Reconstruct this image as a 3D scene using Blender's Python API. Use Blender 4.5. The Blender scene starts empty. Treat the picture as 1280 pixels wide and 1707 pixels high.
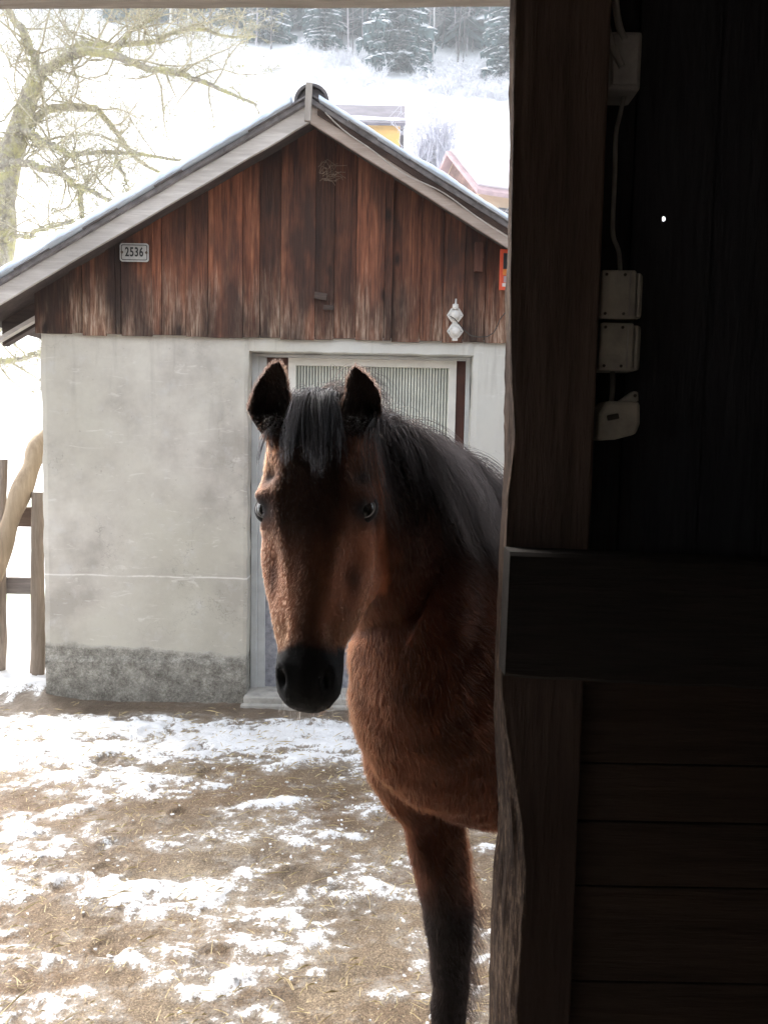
import bpy, bmesh, math, random
import numpy as np
from mathutils import Vector, Matrix
from mathutils.bvhtree import BVHTree

random.seed(7)
RNG = np.random.default_rng(7)
C = bpy.context.scene.collection
R = math.radians
SC = bpy.context.scene

# ------------------------------------------------------------------ camera, sky, sun, exposure
CAM = Vector((0.0, 0.0, 1.5))
cd = bpy.data.cameras.new('camera')
cam = bpy.data.objects.new('camera', cd)
C.objects.link(cam)
CROT = (Matrix.Rotation(R(84.9), 3, 'X') @ Matrix.Rotation(R(1.1), 3, 'Z'))
cam.matrix_world = Matrix.Translation(CAM) @ CROT.to_4x4()
cd.sensor_fit = 'VERTICAL'
cd.sensor_height = 36.0
cd.lens = 36.0 * 1400 / 1707
cd.clip_start = 0.02
cd.clip_end = 2000
SC.camera = cam

SUN_EL, SUN_AZ = R(46), R(-38)          # azimuth measured from +Y, negative = to the left
w = bpy.data.worlds.new('World')
SC.world = w
w.use_nodes = True
nt = w.node_tree
bg = nt.nodes['Background']
sky = nt.nodes.new('ShaderNodeTexSky')
sky.sky_type = 'NISHITA'
sky.sun_disc = False
sky.sun_elevation = SUN_EL
sky.sun_rotation = SUN_AZ
sky.dust_density = 4.0
sky.air_density = 1.0
sky.ozone_density = 0.6
hs = nt.nodes.new('ShaderNodeHueSaturation')            # thin high cloud: paler, less blue than a clear sky
hs.inputs['Saturation'].default_value = 0.35
nt.links.new(sky.outputs[0], hs.inputs['Color'])
nt.links.new(hs.outputs[0], bg.inputs[0])
bg.inputs[1].default_value = 0.13
sl = bpy.data.lights.new('sun', 'SUN')
sl.energy = 0.65
sl.angle = R(28)
sl.color = (1.0, 0.95, 0.88)
so = bpy.data.objects.new('sun', sl)
C.objects.link(so)
sd = Vector((math.sin(SUN_AZ) * math.cos(SUN_EL), math.cos(SUN_AZ) * math.cos(SUN_EL), math.sin(SUN_EL)))
so.rotation_euler = sd.to_track_quat('Z', 'Y').to_euler()
so.location = (0, 0, 30)
SC.view_settings.view_transform = 'Standard'
SC.view_settings.look = 'None'
SC.view_settings.gamma = 1.0
SC.view_settings.exposure = 2.53
SC.cycles.use_denoising = True
SC.cycles.max_bounces = 10
SC.cycles.diffuse_bounces = 6
SC.cycles.transparent_max_bounces = 8

# ------------------------------------------------------------------ helpers
def at(px, py, Y):
    """the point of the place measured at photograph pixel (px, py), Y metres out"""
    d = CROT @ Vector(((px - 640) / 1400, -(py - 853.5) / 1400, -1))
    return CAM + d * (Y / d.y)

def A3(v): return np.array(v, dtype=float)

def tag(o, label=None, cat=None, group=None, kind=None):
    if label: o['label'] = label
    if cat: o['category'] = cat
    if group: o['group'] = group
    if kind: o['kind'] = kind
    return o

def empty(name, loc=(0, 0, 0)):
    o = bpy.data.objects.new(name, None)
    C.objects.link(o); o.location = loc
    o.empty_display_size = 0.1
    return o

def obj(name, verts, faces, m, parent=None, smooth=False):
    me = bpy.data.meshes.new(name)
    me.from_pydata([tuple(map(float, v)) for v in verts] if not isinstance(verts, np.ndarray) else verts.tolist(), [],
                   [tuple(map(int, f)) for f in faces])
    me.materials.append(m)
    if smooth:
        me.polygons.foreach_set('use_smooth', [True] * len(me.polygons))
    me.update()
    o = bpy.data.objects.new(name, me)
    C.objects.link(o)
    if parent:
        o.parent = parent
        o.matrix_parent_inverse = Matrix.Translation(-parent.location)
    return o

class MB:
    """collects shapes of ONE part"""
    def __init__(s): s.v = []; s.f = []; s.c = []; s.col = (1, 1, 1, 1)
    def add(s, v, f):
        n = len(s.v)
        s.v += [tuple(map(float, p)) for p in v]
        s.f += [tuple(int(i) + n for i in q) for q in f]
        s.c += [s.col] * len(v)
    def box(s, lo, hi, rot=None, ctr=None):
        lo, hi = Vector(lo), Vector(hi)
        P = [Vector((x, y, z)) for z in (lo.z, hi.z) for y in (lo.y, hi.y) for x in (lo.x, hi.x)]
        if rot is not None:
            c = Vector(ctr) if ctr is not None else (lo + hi) / 2
            P = [c + rot @ (p - c) for p in P]
        s.add(P, [(0, 2, 3, 1), (4, 5, 7, 6), (0, 1, 5, 4), (2, 6, 7, 3), (0, 4, 6, 2), (1, 3, 7, 5)])
    def tube(s, pts, rad, n=8, cap=True, squash=1.0):
        pts = [Vector(p) for p in pts]
        if not hasattr(rad, '__len__'): rad = [rad] * len(pts)
        vs, fs = [], []
        up = Vector((0.13, 0.21, 0.97)).normalized()
        for i, p in enumerate(pts):
            d = (pts[min(i + 1, len(pts) - 1)] - pts[max(i - 1, 0)])
            if d.length < 1e-9: d = Vector((0, 0, 1))
            d.normalize()
            if abs(d.dot(up)) > 0.95: up = Vector((0.9, 0.3, 0.1)).normalized()
            a = d.cross(up).normalized(); b = a.cross(d)
            up = b
            for k in range(n):
                t = 2 * math.pi * k / n
                vs.append(p + a * math.cos(t) * rad[i] + b * math.sin(t) * rad[i] * squash)
        for i in range(len(pts) - 1):
            for k in range(n):
                fs.append((i * n + k, i * n + (k + 1) % n, (i + 1) * n + (k + 1) % n, (i + 1) * n + k))
        if cap:
            fs.append(tuple(range(n))[::-1]); fs.append(tuple((len(pts) - 1) * n + k for k in range(n)))
        s.add(vs, fs)
    def prism(s, poly, axis_vec):
        """extrude a polygon (list of 3D points) along a vector"""
        a = Vector(axis_vec); n = len(poly)
        P = [Vector(p) for p in poly]
        s.add(P + [p + a for p in P], [tuple(range(n)), tuple(range(n, 2 * n))[::-1]] +
              [(i, i + n, (i + 1) % n + n, (i + 1) % n) for i in range(n)])
    def build(s, name, m, parent=None, smooth=False, bevel=0, fix=True):
        o = obj(name, s.v, s.f, m, parent, smooth)
        me = o.data
        ca = me.color_attributes.new('tone', 'FLOAT_COLOR', 'POINT')
        ca.data.foreach_set('color', np.array(s.c, dtype=np.float32).ravel())
        if fix:
            bm = bmesh.new(); bm.from_mesh(me); bmesh.ops.recalc_face_normals(bm, faces=bm.faces); bm.to_mesh(me); bm.free()
        if bevel:
            b = o.modifiers.new('bevel', 'BEVEL'); b.width = bevel; b.segments = 2; b.limit_method = 'ANGLE'; b.angle_limit = R(40)
        return o

# numpy value noise
_PERM = np.random.default_rng(3).random(65536)
def _h(ix, iy, iz=0):
    k = (ix.astype(np.int64) * 73856093) ^ (iy.astype(np.int64) * 19349663) ^ (np.asarray(iz).astype(np.int64) * 83492791)
    return _PERM[(k ^ (k >> 13)) & 65535]
def noise2(x, y, seed=0):
    x = np.asarray(x, float); y = np.asarray(y, float)
    ix, iy = np.floor(x), np.floor(y)
    fx, fy = x - ix, y - iy
    fx = fx * fx * (3 - 2 * fx); fy = fy * fy * (3 - 2 * fy)
    s = np.full(x.shape, seed)
    a = _h(ix, iy, s); b = _h(ix + 1, iy, s); c = _h(ix, iy + 1, s); d = _h(ix + 1, iy + 1, s)
    return (a * (1 - fx) + b * fx) * (1 - fy) + (c * (1 - fx) + d * fx) * fy
def fbm2(x, y, oct=4, seed=0):
    t = 0; amp = 0.5; n = 0
    for o in range(oct):
        t = t + amp * noise2(x * 2 ** o + 17.3 * o, y * 2 ** o - 9.1 * o, seed + o); n += amp; amp *= 0.55
    return t / n
def fbm1(x, oct=3, seed=0): return float(fbm2(np.array([x]), np.array([seed * 7.7 + .5]), oct, seed)[0])
def sstep(a, b, x):
    t = np.clip((x - a) / (b - a), 0, 1); return t * t * (3 - 2 * t)

# ------------------------------------------------------------------ materials
class NT:
    def __init__(s, name):
        s.m = bpy.data.materials.new(name); s.m.use_nodes = True
        s.t = s.m.node_tree; s.b = s.t.nodes['Principled BSDF']
        s.b.inputs['Specular IOR Level'].default_value = 0.3
        s.tc = s.t.nodes.new('ShaderNodeTexCoord')
    def n(s, kind, **kw):
        x = s.t.nodes.new(kind)
        for k, v in kw.items():
            setattr(x, k, v)
        return x
    def l(s, a, b): s.t.links.new(a, b)
    def mapping(s, scale=(1, 1, 1), loc=(0, 0, 0)):
        m = s.n('ShaderNodeMapping'); m.inputs['Scale'].default_value = scale; m.inputs['Location'].default_value = loc
        s.l(s.tc.outputs['Object'], m.inputs['Vector']); return m.outputs[0]
    def noise(s, scale, detail=4, rough=.55, vec=None, dist=0, out='Fac'):
        x = s.n('ShaderNodeTexNoise'); x.inputs['Scale'].default_value = scale; x.inputs['Detail'].default_value = detail
        x.inputs['Roughness'].default_value = rough; x.inputs['Distortion'].default_value = dist
        s.l(vec if vec is not None else s.tc.outputs['Object'], x.inputs['Vector']); return x.outputs[out]
    def ramp(s, fac, stops, interp='LINEAR'):
        x = s.n('ShaderNodeValToRGB'); x.color_ramp.interpolation = interp
        e = x.color_ramp.elements
        while len(e) < len(stops): e.new(0.5)
        for i, (p, c) in enumerate(stops):
            e[i].position = p; e[i].color = (c, c, c, 1) if not hasattr(c, '__len__') else (*c[:3], 1)
        s.l(fac, x.inputs[0]); return x.outputs[0]
    def mix(s, fac, a, b, mode='MIX'):
        x = s.n('ShaderNodeMix', data_type='RGBA', blend_type=mode)
        for v, i in ((fac, 0), (a, 6), (b, 7)):
            if isinstance(v, (int, float)): x.inputs[i].default_value = v
            elif isinstance(v, (tuple, list)): x.inputs[i].default_value = (*v[:3], 1)
            else: s.l(v, x.inputs[i])
        return x.outputs[2]
    def math(s, op, a, b=0.0, c=None):
        x = s.n('ShaderNodeMath', operation=op)
        for v, i in ((a, 0), (b, 1), (c, 2)):
            if v is None: continue
            if isinstance(v, (int, float)): x.inputs[i].default_value = v
            else: s.l(v, x.inputs[i])
        return x.outputs[0]
    def attr(s, name, out='Color'):
        x = s.n('ShaderNodeAttribute'); x.attribute_name = name; return x.outputs[out]
    def bump(s, h, strength=.5, dist=.01):
        x = s.n('ShaderNodeBump'); x.inputs['Strength'].default_value = strength; x.inputs['Distance'].default_value = dist
        s.l(h, x.inputs['Height']); s.l(x.outputs[0], s.b.inputs['Normal'])
    def col(s, c):
        if isinstance(c, (tuple, list)): s.b.inputs['Base Color'].default_value = (*c[:3], 1)
        else: s.l(c, s.b.inputs['Base Color'])
        return s
    def rough(s, r):
        if isinstance(r, (int, float)): s.b.inputs['Roughness'].default_value = r
        else: s.l(r, s.b.inputs['Roughness'])
        return s

def simple(name, c, rough=.7, var=.25, scale=12, bump=.2, bd=.004, metal=0):
    k = NT(name)
    f = k.noise(scale, 5)
    lo = tuple(x * (1 - var) for x in c); hi = tuple(min(1, x * (1 + var)) for x in c)
    k.col(k.ramp(f, [(.3, lo), (.7, hi)])).rough(rough)
    k.b.inputs['Metallic'].default_value = metal
    if bump: k.bump(k.noise(scale * 6, 4), bump, bd)
    return k.m

def wood(name, dark, light, axis='Z', gscale=1.0, rough=.8, bump=.6, bd=.004, tone=True):
    k = NT(name)
    s = {'Z': (9, 9, .7), 'X': (.7, 9, 9), 'Y': (9, .7, 9)}[axis]
    v = k.mapping(tuple(x * gscale for x in s))
    g1 = k.noise(3, 6, .62, v, .6); g2 = k.noise(14, 5, .7, v, .2)
    f = k.math('ADD', k.math('MULTIPLY', g1, .6), k.math('MULTIPLY', g2, .4))
    c = k.ramp(f, [(.33, dark), (.52, tuple((a + b) / 2 for a, b in zip(dark, light))), (.68, light)])
    blot = k.noise(2.3, 3)
    c = k.mix(k.ramp(blot, [(.35, .0), (.7, .45)]), c, tuple(x * .55 for x in dark))
    if tone: c = k.mix(1.0, c, k.attr('tone'), 'MULTIPLY')
    k.col(c).rough(rough)
    k.bump(f, bump, bd)
    return k.m

def snow_mat(name='snow'):
    k = NT(name)
    k.col(k.ramp(k.noise(1.6, 4), [(.3, (.86, .88, .91)), (.7, (.93, .94, .95))])).rough(.55)
    k.b.inputs['Specular IOR Level'].default_value = .2
    k.bump(k.math('ADD', k.noise(9, 5), k.math('MULTIPLY', k.noise(70, 3), .3)), .5, .02)
    return k.m
M_SNOW = snow_mat()
def blue_snow():
    k = NT('blue_roof_snow'); k.col(k.ramp(k.noise(5, 5), [(.3, (.50, .57, .66)), (.7, (.62, .68, .75))])).rough(.6); k.bump(k.noise(40, 5), .5, .01); return k.m  # roof snow coloured dimmer and bluer than the other snow
M_ROOFSNOW = blue_snow()

# ================================================================== GROUND
def terrain(x, y):
    base = np.full(np.shape(x), -0.05)
    r = np.interp(y, [0, 10.5, 14, 30, 45, 70, 112, 175, 400], [0, 0, .25, 5.0, 10.7, 21.5, 49, 100, 210])
    wob = sstep(12, 60, y) * (fbm2(x / 16, y / 16, 3, 5) - .5) * 4.0
    side = sstep(30, 120, y) * (x * -.055)
    return base + r + wob + side

def snow_level(x, y):
    """how much snow lies at a point of the yard, 0..1 around .5 = edge of a patch"""
    big = fbm2(x * .75 + 3, y * 2.0 + 1, 3, 11)
    wx = (fbm2(x * 2.3, y * 2.3, 3, 23) - .5) * .9
    mid = fbm2(x * 2.6 + wx, y * 4.4 + wx, 5, 21)
    sml = fbm2(x * 9 + wx * 3, y * 15, 4, 27)
    n = .20 * big + .38 * mid + .42 * sml
    # distance bands: trampled near barn, ploughed bank of snow before the shed, a wet strip at its foot
    want = np.interp(y, [1.5, 2.2, 2.55, 2.8, 3.15, 3.5, 3.78, 3.95, 4.3, 4.48, 4.58, 4.9, 5.2, 6],
                     [.395, .40, .425, .40, .385, .40, .45, .575, .59, .48, .27, .27, .9, 1.2])
    left = sstep(.3, -1.6, x) * .055 * sstep(4.4, 3.9, y)
    want = want + left - sstep(-.2, .6, x) * .03 * sstep(3.9, 3.5, y)
    want = np.where((x < -1.95) & (y > 4.6), np.maximum(want, np.interp(y, [4.6, 4.95, 5.2], [.35, .8, 1.2])), want)
    return n - .5 + want

def make_ground():
    def axis(lo, hi, a, b, fine, grow, far_step):
        mid = np.arange(a, b, fine); out = []
        v, st = a, fine
        while v > lo: st = min(st * grow, far_step); v -= st; out.append(v)
        up = []; v, st = b, fine
        while v < hi: st = min(st * grow, far_step); v += st; up.append(v)
        return np.array(out[::-1] + list(mid) + up)
    xs = axis(-260, 260, -2.5, 1.6, .013, 1.12, 9)
    ys = axis(-40, 225, 1.7, 5.3, .013, 1.07, 5)
    X, Y = np.meshgrid(xs, ys)
    Z = terrain(X, Y)
    sn = snow_level(X, Y)
    lev = sstep(.47, .60, sn)
    near = sstep(9, 6, Y) * sstep(-6, -4, X)
    Z = Z + lev * (.010 + .016 * fbm2(X * 6, Y * 6, 3, 31)) * np.where(Y > 5.1, 2.0, 1)
    Z = Z + (fbm2(X * 2.1, Y * 2.6, 4, 41) - .5) * .035 * near + (fbm2(X * 14, Y * 14, 3, 51) - .5) * .016 * near
    rp_ = random.Random(17)
    for _ in range(44):                                  # hoof prints trodden into the yard
        hx, hy = rp_.uniform(-2.4, .5), rp_.uniform(2.1, 4.45); a = rp_.uniform(0, 6.28); q = np.hypot(X - hx, (Y - hy)); m_ = q < .2
        d_ = q[m_]; fr = ((X[m_] - hx) * math.cos(a) + (Y[m_] - hy) * math.sin(a))
        Z[m_] += -.013 * sstep(.062, .045, d_) * (1 - .55 * np.exp(-(d_ / .025) ** 2)) + .009 * np.exp(-((d_ - .072) / .014) ** 2) * (fr > -.03)
        sn[m_] -= .045 * sstep(.065, .045, d_)
    # small heap of snow at the shed's left corner
    Z = Z + .07 * np.exp(-(((X + 2.03) / .2) ** 2 + ((Y - 4.85) / .13) ** 2))
    V = np.stack([X, Y, Z], -1).reshape(-1, 3)
    ny, nx = X.shape
    idx = np.arange(nx * ny).reshape(ny, nx)
    F = np.stack([idx[:-1, :-1], idx[:-1, 1:], idx[1:, 1:], idx[1:, :-1]], -1).reshape(-1, 4)
    me = bpy.data.meshes.new('ground')
    me.vertices.add(len(V)); me.vertices.foreach_set('co', V.ravel())
    me.loops.add(F.size); me.loops.foreach_set('vertex_index', F.ravel())
    me.polygons.add(len(F)); me.polygons.foreach_set('loop_start', np.arange(0, F.size, 4)); me.polygons.foreach_set('loop_total', np.full(len(F), 4))
    me.polygons.foreach_set('use_smooth', np.ones(len(F), dtype=bool))
    me.update(calc_edges=True)
    a = me.attributes.new('snowlevel', 'FLOAT', 'POINT'); a.data.foreach_set('value', sn.ravel().astype(np.float32))
    wet = sstep(4.30, 4.56, Y) * sstep(5.05, 4.8, Y)
    a = me.attributes.new('wet', 'FLOAT', 'POINT'); a.data.foreach_set('value', wet.ravel().astype(np.float32))
    gr = np.exp(-((Y - 7.5) / .35) ** 2) + np.exp(-((Y - 13.6) / .7) ** 2)
    a = me.attributes.new('grassline', 'FLOAT', 'POINT'); a.data.foreach_set('value', (gr * sstep(-1.9, -2.2, X)).ravel().astype(np.float32))
    k = NT('yard_ground')
    sl_ = k.attr('snowlevel', 'Fac')
    fine = k.noise(26, 6, .65); vf = k.noise(110, 4, .7)
    s2 = k.math('ADD', sl_, k.math('MULTIPLY', k.math('SUBTRACT', fine, .5), .42))
    s2 = k.math('ADD', s2, k.math('MULTIPLY', k.math('SUBTRACT', vf, .5), .26))
    mask = k.ramp(s2, [(.49, 0), (.525, 1)])
    thin = k.ramp(s2, [(.38, 0), (.50, .42)])
    mud = k.ramp(k.noise(3.1, 6, .65, None, .4), [(.30, (.085, .060, .040)), (.48, (.175, .130, .087)), (.66, (.28, .22, .15))])
    mud = k.mix(k.ramp(k.noise(1.1, 3), [(.42, 0), (.62, .7)]), mud, (.19, .122, .070))
    grit = k.ramp(k.noise(170, 3, .7), [(.34, .45), (.5, 1.0), (.66, 1.7)])
    mud = k.mix(1.0, mud, grit, 'MULTIPLY')
    strawm = k.ramp(k.noise(60, 3, .8, k.mapping((1.6, .8, 1))), [(.60, 0), (.67, 1)])
    mud = k.mix(k.math('MULTIPLY', strawm, .8), mud, (.62, .50, .30))
    mud = k.mix(k.math('MULTIPLY', k.attr('wet', 'Fac'), .75), mud, k.ramp(k.noise(5, 4), [(.3, (.10, .075, .055)), (.7, (.20, .155, .115))]))
    mud = k.mix(thin, mud, (.50, .475, .43))
    slush = k.ramp(k.noise(9, 5, .7), [(.5, 0), (.68, .6)]); mud = k.mix(k.math('MULTIPLY', slush, thin), mud, (.70, .69, .68))
    snowc = k.ramp(k.noise(4, 4), [(.3, (.80, .80, .80)), (.6, (.90, .91, .92))])
    snowc = k.mix(k.math('MULTIPLY', k.attr('grassline', 'Fac'), .55), snowc, (.34, .50, .12))
    k.col(k.mix(mask, mud, snowc))
    k.rough(k.mix(k.attr('wet', 'Fac'), (.55, .55, .55), (.32, .32, .32)))
    k.bump(k.math('ADD', k.math('MULTIPLY', fine, 1.0), k.math('MULTIPLY', vf, .4)), .7, .02)
    me.materials.append(k.m)
    o = bpy.data.objects.new('ground', me); C.objects.link(o)
    tag(o, 'trampled brown yard with patchy snow rising to a white hillside', kind='structure')
    return o
ground = make_ground()
def gz(x, y):
    return float(terrain(np.array([x]), np.array([y]))[0])

# ================================================================== SHED
WY, FY = 4.75, 4.45             # wall plane, barge board plane
RX = -0.415                     # ridge
WL, WR = -1.935, 1.105
SLOPE = .588
def roof_z(x, top=3.10): return top - abs(x - RX) * SLOPE
shed = empty('shed', (RX, WY, -.05))
tag(shed, 'small shed with grey plaster walls, brown plank gable and snowy roof', 'shed')

def plaster():
    k = NT('plaster')
    c = k.ramp(k.noise(2.6, 6, .6), [(.36, (.40, .37, .325)), (.5, (.54, .505, .45)), (.64, (.68, .645, .585))])
    c = k.mix(k.ramp(k.noise(1.3, 4), [(.42, 0), (.62, .6)]), c, (.45, .43, .35))
    c = k.mix(k.ramp(k.noise(9, 6, .7), [(.56, 0), (.7, .45)]), c, (.58, .57, .55))
    sep = k.n('ShaderNodeSeparateXYZ'); k.l(k.tc.outputs['Object'], sep.inputs[0])
    z = sep.outputs[2]; x = sep.outputs[0]
    ck = k.n('ShaderNodeTexVoronoi', feature='DISTANCE_TO_EDGE'); ck.inputs['Scale'].default_value = 1.5
    wv_ = k.n('ShaderNodeVectorMath', operation='ADD'); k.l(k.tc.outputs['Object'], wv_.inputs[0]); k.l(k.noise(3.5, 5, .65, None, 0, 'Color'), wv_.inputs[1]); k.l(wv_.outputs[0], ck.inputs['Vector'])
    c = k.mix(k.math('MULTIPLY', k.ramp(ck.outputs['Distance'], [(.002, .55), (.007, 0)]), k.ramp(k.noise(1.7, 3), [(.50, 0), (.60, 1)])), c, (.25, .235, .20))
    c = k.mix(k.ramp(k.noise(7, 5, .75, k.mapping((.6, 1, 3.0)), 1.5), [(.60, 0), (.66, .5)]), c, (.70, .68, .63))
    c = k.mix(k.ramp(k.noise(45, 3, .7), [(.68, 0), (.74, .6)]), c, (.26, .24, .20))
    # thin pale crack across the wall, .63 m up
    zz = k.math('ADD', z, k.math('MULTIPLY', k.math('SUBTRACT', k.noise(3.2, 4, .6, k.mapping((1, 0, 0))), .5), .035))
    dz = k.math('ABSOLUTE', k.math('SUBTRACT', zz, .68))
    crack = k.math('MULTIPLY', k.ramp(dz, [(.002, 1), (.005, 0)]), k.ramp(k.noise(14, 2), [(.35, .25), (.5, 1)]))
    c = k.mix(crack, c, (.78, .76, .72))
    # paler lime wash above and round the door
    c = k.mix(k.math('MULTIPLY', k.ramp(k.math('ADD', z, k.math('MULTIPLY', k.noise(3, 4), .25)), [(1.9 / 4, 0), (2.15 / 4, .0)]), 1), c, (.6, .6, .58))
    lw = k.math('ADD', x, k.math('MULTIPLY', k.noise(5, 4), .12))
    rampx = k.n('ShaderNodeMapRange'); rampx.inputs[1].default_value = -.55; rampx.inputs[2].default_value = -.25
    k.l(lw, rampx.inputs[0])
    c = k.mix(k.math('MULTIPLY', rampx.outputs[0], .45), c, (.66, .665, .64))
    # pebbledash foot
    zr = k.math('ADD', k.math('ADD', z, k.math('MULTIPLY', x, .05)), k.math('MULTIPLY', k.math('SUBTRACT', k.noise(7, 5, .7), .5), .10))
    foot = k.n('ShaderNodeMapRange'); foot.inputs[1].default_value = .195; foot.inputs[2].default_value = .165; k.l(zr, foot.inputs[0])
    foot = foot.outputs[0]
    peb = k.ramp(k.math('ADD', k.math('MULTIPLY', k.noise(62, 5, .75, None, 1.2), .6), k.math('MULTIPLY', k.noise(17, 4, .6), .4)), [(.36, (.12, .11, .09)), (.5, (.30, .285, .245)), (.64, (.55, .52, .46))])
    c = k.mix(foot, c, peb)
    drips = k.math('MULTIPLY', k.ramp(k.noise(6, 4, .6, k.mapping((2.5, 1, .25))), [(.55, 0), (.7, .35)]), k.ramp(k.math('MULTIPLY', z, .25), [(.3, 0), (.52, 1)]))
    c = k.mix(drips, c, (.24, .22, .19))
    k.col(c).rough(.9)
    h = k.math('ADD', k.math('MULTIPLY', k.noise(16, 6), .35), k.math('MULTIPLY', k.math('MULTIPLY', k.noise(75, 4, .7), foot), 2.2))
    h = k.math('ADD', h, k.math('MULTIPLY', k.noise(140, 3), .12))
    k.bump(h, .6, .012)
    return k.m
M_PLASTER = plaster()

# door opening
OX0, OX1, OZ1, DEPTH = -.775, .482, 1.965, .15
def shed_wall():
    """front wall as a lumpy sheet with the door opening cut out, plus reveals and the other walls"""
    step = .03
    xs = sorted(set(list(np.round(np.arange(WL, OX0, step), 4)) + [OX0, OX1] + list(np.round(np.linspace(OX0, OX1, 40), 4)) +
                    list(np.round(np.linspace(OX1, WR, 22), 4)) + [WR]))
    zs = sorted(set(list(np.round(np.arange(-.15, OZ1 - .01, step), 4)) + [OZ1, 2.0, 2.025, 2.05]))
    vid = {}; V = []; F = []
    def vert(i, j):
        if (i, j) in vid: return vid[(i, j)]
        x, z = xs[i], zs[j]
        e = (fbm1(x * 3 + 40, 3, 2) - .5)
        nb = float(fbm2(np.array([x * 2.2]), np.array([z * 2.2]), 4, 61)[0]) - .5
        dx = dz = 0
        if x in (OX0, WL, OX1): dx = (fbm1(z * 9 + x, 4, 9) - .5) * .022
        if abs(z - OZ1) < 1e-6 and OX0 <= x <= OX1: dz = (fbm1(x * 9, 4, 6) - .5) * .016
        yy = WY + nb * .012 - (.012 if z < .19 + (fbm1(x * 5, 3, 8) - .5) * .05 else 0)
        if x in (WL, OX0, OX1): yy += .008
        vid[(i, j)] = len(V); V.append((x + dx, yy, z + dz)); return vid[(i, j)]
    for i in range(len(xs) - 1):
        for j in range(len(zs) - 1):
            cx, cz = (xs[i] + xs[i + 1]) / 2, (zs[j] + zs[j + 1]) / 2
            if OX0 < cx < OX1 and cz < OZ1: continue
            F.append((vert(i, j), vert(i + 1, j), vert(i + 1, j + 1), vert(i, j + 1)))
    # reveals
    for xx in (OX0, OX1):
        i = xs.index(xx)
        for j in range(len(zs) - 1):
            if zs[j] < OZ1 - 1e-6:
                a, b = vert(i, j), vert(i, j + 1)
                V.append((V[a][0], WY + DEPTH + .02, V[a][2])); V.append((V[b][0], WY + DEPTH + .02, V[b][2]))
                n = len(V); F.append((a, b, n - 1, n - 2))
    jt = zs.index(OZ1)
    for i in range(len(xs) - 1):
        if OX0 - 1e-6 <= xs[i] < OX1 - 1e-6:
            a, b = vert(i, jt), vert(i + 1, jt)
            V.append((V[a][0], WY + DEPTH + .02, V[a][2])); V.append((V[b][0], WY + DEPTH + .02, V[b][2]))
            n = len(V); F.append((a, b, n - 1, n - 2))
    n = len(V)
    # side walls, rear wall
    yb = 8.6
    for x in (WL, WR):
        if x == WL:
            i = 0
            for j in range(len(zs) - 1):
                a, b = vert(i, j), vert(i, j + 1)
                V.append((V[a][0] - .004, yb, V[a][2])); V.append((V[b][0] - .004, yb, V[b][2])); n = len(V); F.append((a, b, n - 1, n - 2))
        else:
            V += [(x, WY, -.15), (x, yb, -.15), (x, yb, 2.05), (x, WY, 2.05)]; n = len(V); F.append((n - 4, n - 3, n - 2, n - 1))
    V += [(WL, yb, -.15), (WR, yb, -.15), (WR, yb, 2.05), (WL, yb, 2.05)]; n = len(V); F.append((n - 4, n - 3, n - 2, n - 1))
    V += [(WL, yb - .01, 2.04), (WR, yb - .01, 2.04), (RX, yb - .01, 3.0)]; n = len(V); F.append((n - 3, n - 2, n - 1))
    return obj('wall', V, F, M_PLASTER, shed, False)
shed_wall()

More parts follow.
